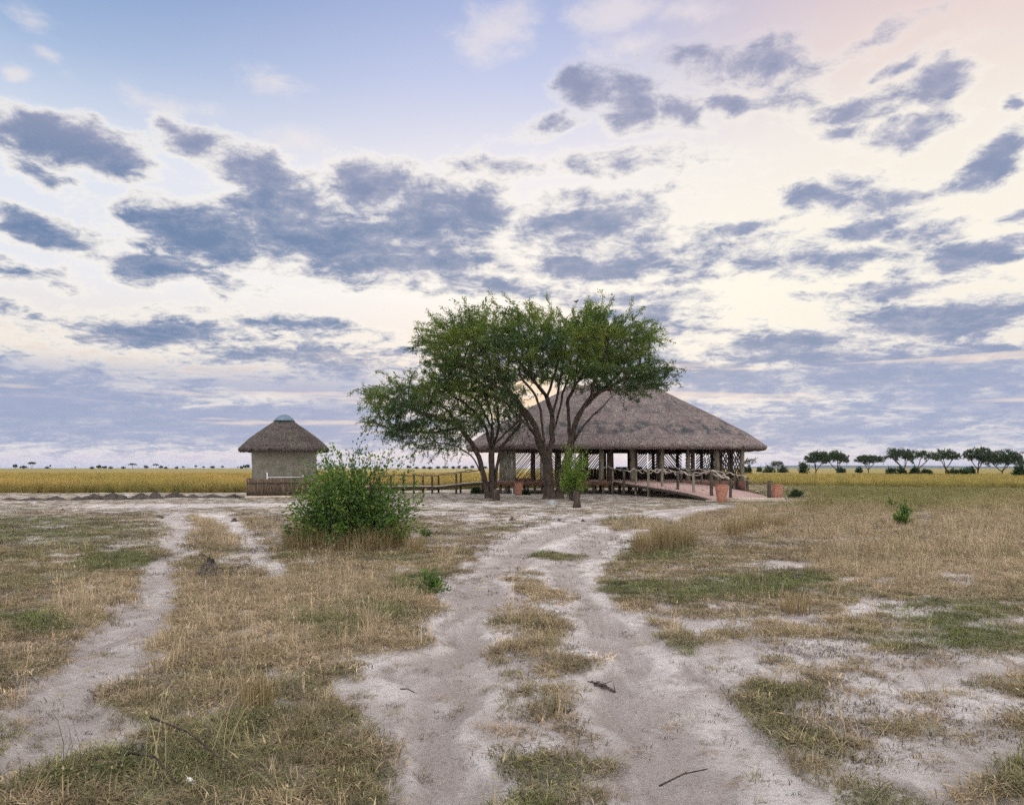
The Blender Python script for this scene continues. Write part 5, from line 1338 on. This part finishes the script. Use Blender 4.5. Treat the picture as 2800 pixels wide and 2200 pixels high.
for cx, ct in ((180, 1200), (330, 1200), (455, 1203), (553, 1198), (693, 1178), (830, 1166)):
    d_, t_ = C1(cx, ct); Y = 48.1; x = (d_ - CX) * Y / F; z = EYE - (t_ - HY) * Y / F
    post('rail_post', x, Y, -.1, z, .065, POLED, BW); tb.append((x, Y + .02, z))
railing(BW, tf, RAILD, 25, .03, .06); railing(BW, tb, RAILD, 26, .03, .06)

# ---- the hut
HX, HYY = (604 - CX) * 41.6 / F, 41.6
hr = math.atan2(-HX, HYY)
HUT = thing('thatched_hut', (HX, HYY, 0), 'small square grey hut with a rounded thatch roof and pale metal cap', 'hut')
def hl(x, y, z): return (HX + x * math.cos(hr) - y * math.sin(hr), HYY + x * math.sin(hr) + y * math.cos(hr), z)
hf = lambda t: 0.92 * t ** 1.12 + 0.08 * t ** 5
thatch_roof('roof', HUT, HX, HYY, 2.42, 2.42, 3.0, 0, 4.46, 2.66, hr, THATCH2, 0.17, 150, 34, hf, 9, 0.14, patch=lambda t: .7 * float(sstep(.3, .1, t)))
mb = MB(); mb.lathe((HX, HYY, 4.31), [(.60, -.10), (.57, -.05), (.45, .07), (.30, .19), (.13, .27), (.001, .29)], 20); mb.build('roof_cap', METAL, HUT, True)
W2 = 1.67
def wall_box():
    mb = MB(); v = []; n_ = 14
    rng2 = np.random.default_rng(3)
    for fx0, fy0, fx1, fy1 in ((-W2, -W2, W2, -W2), (W2, -W2, W2, W2), (W2, W2, -W2, W2), (-W2, W2, -W2, -W2)):
        vs_ = []; fs_ = []
        for i in range(n_ + 1):
            for j in range(n_ + 1):
                u = i / n_; x = fx0 + (fx1 - fx0) * u; y = fy0 + (fy1 - fy0) * u; z = -0.1 + 3.1 * j / n_
                b_ = 0.012 * math.sin(x * 3.1 + z * 2) * math.cos(y * 2.7 + z * 3)
                vs_.append(hl(x * (1 + b_), y * (1 + b_), z))
        for i in range(n_):
            for j in range(n_):
                a = i * (n_ + 1) + j; fs_.append((a, a + n_ + 1, a + n_ + 2, a + 1))
        mb.add(vs_, fs_)
    mb.build('wall', PLAST, HUT)
wall_box()
mb = MB()
mb.box(hl(0, -W2 + .0, 2.66), (2 * W2 + .5, .16, .13), hr); mb.box(hl(0, W2, 2.66), (2 * W2 + .5, .16, .13), hr)
for i in range(9):
    x = -1.8 + i * .45; mb.tube([hl(x, -2.25, 2.50), hl(x * .8, -W2, 2.86)], .04, 5)
mb.build('eave_beam', DK, HUT)
SK = thing('stake_fence', hl(-.1, -W2 - .4, 0), 'waist-high fence of dark split stakes in front of the hut', 'fence', None)
mb = MB(); x = -1.88; i = 0
while x < 1.9:
    tall_ = 1.03 + random.uniform(-.04, .05) - max(0, x - .55) * .10
    mb.tube([hl(x, -W2 - .42 + random.uniform(-.015, .015), 0.02), hl(x + random.uniform(-.02, .02), -W2 - .42, tall_)], random.uniform(.026, .042), 5, .1); x += .062
y = -W2 - .38
while y < 0.6:
    for sx_ in (-1.88,): mb.tube([hl(sx_, y, 0.02), hl(sx_, y, 1.02 + random.uniform(-.04, .04))], random.uniform(.026, .042), 5, .1)
    y += .065
mb.build('stakes', rough_mat('split_stake', (0.055, 0.038, 0.026), (0.22, 0.155, 0.105), 5, (6, 6, .25), .9, .5), SK)
mb = MB(); mb.box(hl(0, -W2 - .52, .07), (3.95, .09, .13), hr); mb.build('base_board', PLANK, SK)
mb = MB(); mb.tube([hl(-1.85, -W2 - .47, .82), hl(1.85, -W2 - .47, .80)], .03, 5); mb.tube([hl(-1.85, -W2 - .47, .3), hl(1.85, -W2 - .47, .3)], .03, 5); mb.build('cross_rail', POLED, SK)
PT = thing('water_pipe', hl(-.85, -W2 - .2, 0), 'thin white water pipe rising above the stake fence of the hut', 'pipe')
mb = MB(); mb.tube([hl(-.88, -W2 - .2, 0.0), hl(-.88, -W2 - .2, 1.36)], .028, 8); mb.build('riser', WHITE, PT, True)
mb = MB(); mb.tube([hl(-.88, -W2 - .2, 1.10), hl(1.0, -W2 - .2, 1.11)], .022, 8); mb.tube([hl(.95, -W2 - .2, 1.10), hl(.95, -W2 - .2, 1.22)], .025, 8); mb.build('branch_pipe', WHITE, PT, True)
# ================================================================== SMALL THINGS
def pot(px, py_b, z, h_, w_, label, seed, taper=.72):
    x, y, _ = gp(px, py_b, z)
    random.seed(seed); t = thing('clay_pot', (x, y, z), label, 'pot', 'terracotta pots round the pavilion')
    R_ = w_ / 2
    pr = [(R_ * taper * .96, 0), (R_ * taper, .02), (R_ * (taper + .10), h_ * .2), (R_ * (taper + .2), h_ * .45), (R_ * .98, h_ * .72), (R_ * 1.0, h_ * .86), (R_ * .93, h_ * .94), (R_ * .96, h_ * .97), (R_ * .95, h_)]
    mb = MB(); mb.lathe((x, y, z - .01), pr + [(R_ * .85, h_), (R_ * .8, h_ * .93), (R_ * .78, h_ * .86), (.01, h_ * .85)], 26, True, .012); mb.build('body', CLAY, t, True)
    mb = MB()
    for k_ in range(26):
        a0, a1 = 2 * math.pi * k_ / 26, 2 * math.pi * (k_ + 1) / 26
        mb.tube([(x + R_ * .95 * math.cos(a0), y + R_ * .95 * math.sin(a0), z + h_ * .985), (x + R_ * .95 * math.cos(a1), y + R_ * .95 * math.sin(a1), z + h_ * .985)], .022, 5, 0)
    mb.build('rim', CLAY, t, True)
pot(1532, 1065.5, 0, .82, .60, 'largest tapered terracotta pot, in front of the near rail end of the ramp', 3, .62)
pot(1650, 1057.5, .03, .70, .52, 'straight-sided terracotta pot beside the dark post where the ramp ends', 4, .86)
pot(1101, 1050, 0, .73, .48, 'terracotta pot against the stilts between the two acacia trunks', 5, .74)
# red oval sign on a white stick
x, y, _ = gp(1079, 1046)
SG_ = thing('oval_sign', (x, y, 0), 'faded red oval board on a thin white stick beside the clay pot', 'sign')
mb = MB(); mb.tube([(x, y, -.05), (x + .01, y, .62)], .018, 7); mb.build('stick', WHITE, SG_, True)
mb = MB(); v = []; n_ = 22
for yy_ in (-.015, .015):
    for k_ in range(n_):
        a = 2 * math.pi * k_ / n_; v.append((x + .155 * math.cos(a), y - .03 + yy_, .85 + .25 * math.sin(a)))
mb.add(v, [tuple(range(n_)), tuple(range(n_, 2 * n_))[::-1]] + [(k_, k_ + n_, (k_ + 1) % n_ + n_, (k_ + 1) % n_) for k_ in range(n_)]); mb.build('board', RED, SG_)
mb = MB(); v = []
for yy_ in (-.022, -.016):
    for k_ in range(12):
        a = 2 * math.pi * k_ / 12; v.append((x - .03 + .035 * math.cos(a), y - .03 + yy_, .88 + .07 * math.sin(a)))
mb.add(v, [tuple(range(12)), tuple(range(12, 24))[::-1]] + [(k_, k_ + 12, (k_ + 1) % 12 + 12, (k_ + 1) % 12) for k_ in range(12)]); mb.build('pale_mark', WHITE, SG_)
x2, y2, _ = gp(1087.5, 1050.5)
mb = MB(); mb.tube([(x2, y2, -.05), (x2 + .01, y2, .38)], .02, 7); o = mb.build('marker_stick', WHITE); setp(o, 'short white stick in the ground just right of the red oval sign', 'stick')
mb = MB(); cx_, cy_ = x + .33, y + .2
vs_ = []
for i in range(9):
    for j in range(9):
        u, w_ = i / 8, j / 8; vs_.append((cx_ - .15 + .34 * u, cy_ + .05 * math.sin(u * 9) + .02 * math.sin(w_ * 5), 1.06 - .45 * w_ - .05 * math.sin(u * 3)))
mb.add(vs_, [(i * 9 + j, (i + 1) * 9 + j, (i + 1) * 9 + j + 1, i * 9 + j + 1) for i in range(8) for j in range(8)])
o = mb.build('hanging_cloth', rough_mat('maroon_cloth', (0.16, 0.02, 0.045), (0.28, 0.05, 0.08), 8), None, True); sm = o.modifiers.new('thick', 'SOLIDIFY'); sm.thickness = .012; setp(o, 'small maroon cloth hanging at the pavilion edge behind the red oval sign', 'cloth')
# low path lamps on the ramp
for px, pb, z, lab in ((1608, 1050, .12, 'small dark mushroom lamp standing alone at the open foot of the ramp'), (1493.5, 1046, .24, 'small dark mushroom lamp on the sloping ramp behind its near posts')):
    xx, yy_, _ = gp(px, pb, z); 
    t = thing('path_lamp', (xx, yy_, z), lab, 'lamp', 'mushroom lamps on the ramp')
    mb = MB(); mb.lathe((xx, yy_, z - .01), [(.05, 0), (.05, .015), (.028, .03), (.026, .19)], 12); mb.build('stem', DK, t, True)
    mb = MB(); mb.lathe((xx, yy_, z + .18), [(.085, 0), (.088, .012), (.06, .035), (.02, .045)], 14); mb.build('cap', PLANK, t, True)
# stumps
def lump(name, x, y, z, rx, ry, h_, mat, seed, label, cat, group=None, power=2.0, rough=.25, n=26, m_=11):
    r = np.random.default_rng(seed); V = []; Fq = []
    ph = r.uniform(0, 9, 4)
    for j in range(m_ + 1):
        q = j / m_
        for i in range(n):
            a = 2 * math.pi * i / n
            rad = (1 + rough * .5 * math.sin(2 * a + ph[0]) + rough * .4 * math.sin(5 * a + ph[1]) + r.normal(0, rough * .22))
            rr_ = (1 - q) if j < m_ else .02
            V.append((x + rx * rr_ * rad * math.cos(a), y + ry * rr_ * rad * math.sin(a), z - .02 + h_ * (1 - (1 - q) ** power) * (1 + (0.12 * r.normal() if j > 0 else 0) * rough * 3) * (1 if j else 0)))
    I = np.arange((m_ + 1) * n).reshape(m_ + 1, n)
    Fq = np.stack([I[:-1], np.roll(I[:-1], -1, 1), np.roll(I[1:], -1, 1), I[1:]], 2).reshape(-1, 4)
    o = place(name, mesh_np(name, np.array(V), [Fq.astype(np.int32), I[-1][None, :].astype(np.int32)], False), mat)
    return setp(o, label, cat, group)
def stump(px, pb, w_, h_, lab, seed):
    x, y, _ = gp(px, pb); mb = MB(); random.seed(seed)
    mb.tube([(x, y, -.05), (x + .02, y, h_ * .3), (x - .01, y, h_ * .7), (x + .01, y, h_)], [w_ * .62, w_ * .5, w_ * .46, w_ * .40], 12, .10)
    setp(mb.build('tree_stump', BARK, None, True), lab, 'stump')
stump(1053, 1062, .36, .55, 'weathered grey stump standing against the smaller acacia', 3)
stump(1224, 1077, .30, .66, 'knobbly upright stump in front of the fresh green sapling', 4)
sx_, sy_, _ = gp(1172, 1072)
lump('rock', sx_, sy_, 0, .28, .2, .24, rough_mat('grey_rock', (.16, .15, .15), (.34, .33, .33), 5, bump=.8), 61, 'pale grey rock at the foot of the big acacia', 'rock', None, 2.4, .3)
for px, pb, w_, h_, lab, s in ((1009, 1048, .42, .42, 'dark leafy mound under the boardwalk beside the smaller acacia', 1), (1116, 1050, .28, .28, 'dark leafy mound by the stilts next to the terracotta pot', 2)):
    x, y, _ = gp(px, pb); bush('shrub', (x, y + .4, 0), lab, 'shrub', round_prof(w_, w_, h_, s), 70, 22, .08, .05, LEAF_D, 500 + s, (), w_ * .4, None, .006)
# soil mounds
MG = 'dark soil mounds scattered over the sand'
MN = [(435, 1226, 29, 38, 'largest dark soil mound, on the grass between the two left wheel tracks'), (424, 1186, 14, 10, 'low soil mound just behind the largest dark one'), (495, 1106, 8, 8, 'small dark mound left of its twin on the right-hand left track'), (530, 1115, 12, 10, 'small dark mound in the pale track, twin nearer the green bush'),
      (1088, 1106, 10, 8, 'small dark mound on the sand below the smaller acacia'), (1187, 1106, 6, 6, 'tiny soil mound straight below the big acacia trunk'), (1238, 1106, 6, 6, 'tiny soil mound below the sapling stump'), (1075, 1226, 8, 8, 'small mound on the edge of the central grass strip'), (1006, 1163, 6, 6, 'tiny dark mound beside the bend of the main track'),
      (335, 1098, 9, 6, 'small dark clod at the start of the far left track'), (26, 1232, 9, 6, 'little soil mound at the far left edge of the meadow'), (1875, 1110, 8, 6, 'small dark mound left of the lone green shrub on the right'), (2055, 1131, 7, 6, 'small dark mound farthest right in the meadow'),
      (130, 1084, 6, 4, 'tiny dark clod in the left meadow'), (1700, 1232, 18, 12, 'low mound of turned soil in the right-hand green patch'), (1400, 1265, 14, 7, 'flat dark clod on the right edge of the main track'), (1600, 1064, 16, 6, 'dark heap of soil in front of the ramp threshold'), (1830, 1073, 22, 7, 'low dark grassy hummock on the right')]
for i, (px, pb, hw, hh_, lab) in enumerate(MN):
    x, y, _ = gp(px, pb); k_ = y / F; y += hw * k_ * .8
    zz = float(height(np.array([x]), np.array([y]))[0])
    lump('soil_mound', x, y, zz, hw * k_, hw * k_ * .85, hh_ * k_ * 1.05, SOIL, 700 + i, lab, 'soil mound', MG, 1.5, .35)
    # crumbs round it belong to the same heap: kept in the mesh's rough edge
BG = 'soil bank mounds along the far left edge'
BK = [(20, 1061, 22, 4), (70, 1062, 30, 5), (120, 1061, 26, 6), (165, 1061, 18, 6), (200, 1060, 26, 9), (240, 1060, 24, 11), (262, 1060, 14, 7), (300, 1059, 24, 9), (330, 1058, 20, 11), (372, 1056, 22, 9), (410, 1056, 20, 5), (450, 1056, 26, 5), (495, 1056, 24, 5)]
for i, (px, pb, hw, hh_) in enumerate(BK):
    x, y, _ = gp(px, pb); k_ = y / F
    lump('soil_bank', x, y, 0, hw * k_, .35, hh_ * k_ * 1.3, SOIL, 800 + i, 'low dark mound in the row of dug soil left of the hut', 'soil mound', BG, 1.6, .4)
# dry twigs on the track and in the grass
def twig(pts, r0, lab, forks=0, seed=0, leafy=False):
    P_ = []
    for px, py, z in pts:
        x, y, _ = gp(px, py); zz = float(height(np.array([x]), np.array([y]))[0]); P_.append((x, y, zz + z))
    mb = MB(); random.seed(seed); mb.tube(P_, [r0 * (1 - .6 * i / len(P_)) for i in range(len(P_))], 5, .1)
    for f in range(forks):
        i = random.randint(1, len(P_) - 1); p_ = P_[i]; mb.tube([p_, (p_[0] + random.uniform(-.12, .12), p_[1] + random.uniform(-.1, .1), p_[2] + random.uniform(.01, .05))], [r0 * .5, r0 * .2], 4)
    if leafy:
        for f in range(26):
            p_ = P_[random.randint(0, len(P_) - 1)]; a = random.uniform(0, 6.28); q = random.uniform(.02, .07)
            mb.add([p_, (p_[0] + q * math.cos(a), p_[1] + q * math.sin(a), p_[2] + .012), (p_[0] + q * math.cos(a + .5), p_[1] + q * math.sin(a + .5), p_[2] + .004)], [(0, 1, 2)])
    setp(mb.build('twig', BARK), lab, 'twig')
twig([(1098, 1463, .008), (1112, 1462, .01), (1124, 1465, .006)], .010, 'short thick dark twig lying alone on the left wheel rut', 0, 1)
twig([(1262, 1432, .008), (1275, 1437, .012), (1290, 1440, .01), (1306, 1448, .006)], .009, 'leafy dry sprig on the sand of the right wheel rut', 4, 2, True)
twig([(1165, 1500, .006), (1180, 1494, .01), (1200, 1500, .006)], .006, 'thin dark sprig on the grass strip between the ruts', 3, 3, True)
twig([(850, 1452, .006), (866, 1450, .008), (880, 1453, .005)], .005, 'small thin twig low on the left wheel rut', 0, 4)
twig([(318, 1560, .10), (400, 1610, .14), (450, 1640, .10), (500, 1668, .05)], .007, 'long dark dead stem slanting through the lower left grass', 3, 5)
twig([(275, 1625, .06), (330, 1655, .10), (375, 1690, .05)], .006, 'shorter dark dead stem below the long slanting one', 2, 6)
twig([(1400, 1652, .03), (1450, 1636, .06), (1502, 1622, .04)], .006, 'pale dry stalk slanting across the lowest part of the grass strip', 1, 7)
# white flower-like pebble in the lower left grass
x, y, _ = gp(402, 1668); zz = float(height(np.array([x]), np.array([y]))[0])
lump('pebble', x, y, zz + .02, .028, .022, .03, WHITE, 91, 'small white pebble in the dark grass at lower left', 'pebble', None, 2.2, .2, 14, 6)
# tall tussocks of straw beside the right-hand track
def tussock(px, pb, w_, h_, nb, seed, lab, green=0.0):
    x, y, _ = gp(px, pb); r = np.random.default_rng(seed); n = nb
    a = r.uniform(0, 2 * np.pi, n); q = np.sqrt(r.uniform(size=n)) * w_ * .5; d = a + r.normal(0, .6, n)
    H = h_ * r.uniform(.45, 1.1, n); le = np.abs(r.normal(.22, .16, n)) * H
    p0 = np.stack([x + np.cos(a) * q, y + np.sin(a) * q * .8, a * 0 - .02], 1); dv = np.stack([np.cos(d), np.sin(d), d * 0], 1); sd_ = np.stack([-np.sin(d), np.cos(d), d * 0], 1) * r.uniform(.0018, .0036, n)[:, None]
    up = np.array([0, 0, 1.]); p1 = p0 + up * (H * .5)[:, None] + dv * (le * .25)[:, None]; p2 = p0 + up * (H * .86)[:, None] + dv * (le * .7)[:, None]; p3 = p0 + up * H[:, None] + dv * (le * 1.15)[:, None]
    V = np.stack([p0 - sd_, p0 + sd_, p1 + sd_, p1 - sd_, p2 + sd_ * .9, p2 - sd_ * .9, p3], 1).reshape(-1, 3); I = np.arange(n)[:, None] * 7
    me = mesh_np('grass_tussock', V, [np.concatenate([I + np.array([[0, 1, 2, 3]]), I + np.array([[3, 2, 4, 5]])]).astype(np.int32), (I + np.array([[5, 4, 6]])).astype(np.int32)])
    t_ = me.attributes.new('tint', 'FLOAT', 'POINT'); t_.data.foreach_set('value', np.repeat(r.uniform(size=n), 7).astype(np.float32))
    setp(place('grass_tussock', me, STRAW_M), lab, 'grass tussock', 'straw tussocks in the meadow')
TS = [(1368, 1172, .50, .46, 380, 'fine tall straw tussock on the green patch edge, nearest the track fork'), (1412, 1166, .60, .56, 520, 'tallest straw tussock of the cluster beside the track fork'), (1452, 1160, .50, .44, 380, 'straw tussock ending the cluster beside the track fork on its right'),
      (1560, 1136, .55, .46, 360, 'golden tussock below the clay pot and ramp threshold'), (1608, 1128, .70, .50, 420, 'broad golden tussock right of the one below the clay pot'), (1655, 1122, .5, .40, 300, 'small golden tussock farthest right below the ramp'),
      (545, 1500, .22, .24, 130, 'golden straw clump in the lower middle of the left meadow'), (1690, 1300, .3, .26, 150, 'pale straw clump in the right meadow beyond the green patch'), (880, 1172, .40, .34, 220, 'straw tussock at the right foot of the green bush')]
for i, (px, pb, w_, h_, nb, lab) in enumerate(TS): tussock(px, pb, w_, h_, nb, 950 + i, lab)
# the bird on the topmost twig
bx_, by_, bz_ = at(1223.5, 640, 38.6)
BIRD = thing('bird', (bx_, by_, bz_ - .1), 'small dark bird perched on the topmost twig of the big acacia', 'bird')
mb = MB()
mb.tube([(bx_ - .15, by_, bz_ + .03), (bx_ - .10, by_, bz_ + .025), (bx_ - .05, by_, bz_ + .0), (bx_, by_, bz_ - .01), (bx_ + .05, by_, bz_ + .03), (bx_ + .085, by_, bz_ + .065), (bx_ + .11, by_, bz_ + .07), (bx_ + .14, by_, bz_ + .062)], [.012, .022, .042, .052, .042, .032, .024, .003], 10)
mb.build('body', DK, BIRD, True)
mb = MB(); mb.tube([(bx_ - .01, by_, bz_ - .05), (bx_ - .01, by_, bz_ - .13)], .005, 5); mb.tube([(bx_ + .02, by_ + .01, bz_ - .05), (bx_ + .0, by_ + .01, bz_ - .13)], .005, 5); mb.build('leg', DK, BIRD)
# low blue hills along the right-hand skyline
def hills():
    Y = 5200.0; V = []; Fq = []
    n_ = 240; x0_, x1_ = (1480 - CX) * Y / F, (2700 - CX) * Y / F
    rows = ((0, -2), (400, .55), (900, .9), (1500, 1.0), (2600, .6), (4000, -.1))
    for dy_, f in rows:
        for i in range(n_):
            u = i / (n_ - 1); x = (x0_ + (x1_ - x0_) * u) * (1 + dy_ / 9000)
            hz = 26 * float(sstep(0, .28, u)) * (0.80 + .25 * math.sin(u * 5 + .8) + .06 * math.sin(u * 31))
            rr_ = 1.6 * (float(fbm(np.array([u * 260.0]), np.array([dy_ * .01]), 7, 3)[0]) - .5)
            V.append((x, Y + dy_, max(-2, hz * f + rr_ * (f > .5)) if f > -1 else -2))
    I = np.arange(len(rows) * n_).reshape(len(rows), n_)
    q = np.stack([I[:-1, :-1], I[:-1, 1:], I[1:, 1:], I[1:, :-1]], 2).reshape(-1, 4).astype(np.int32)
    setp(place('hills', mesh_np('hills', np.array(V), [q], True), rough_mat('wooded_hill', (0.020, 0.034, 0.030), (0.04, 0.055, 0.04), .02, coord='Object', bump=0)), kind='structure')
hills()

# ================================================================== HAZE: one closed box of thin even air over the plain
HZX, HZY0, HZY1, HZT = 12900.0, -5900.0, 13900.0, 45.0
V = [(x, y, z) for z in (-3.0, HZT) for x, y in ((-HZX, HZY0), (HZX, HZY0), (HZX, HZY1), (-HZX, HZY1))]
m, k, out = newmat('thin_haze')
pv = k.n('ShaderNodeVolumePrincipled'); pv.inputs['Color'].default_value = (0.52, 0.70, 1.0, 1); pv.inputs['Density'].default_value = 0.00004; pv.inputs['Anisotropy'].default_value = 0.2
k.link(pv.outputs[0], out.inputs['Volume'])
setp(place('haze', mesh_np('haze', V, [(3, 2, 1, 0), (4, 5, 6, 7), (0, 1, 5, 4), (1, 2, 6, 5), (2, 3, 7, 6), (3, 0, 4, 7)]), m), kind='stuff')
scene.cycles.volume_bounces = 1
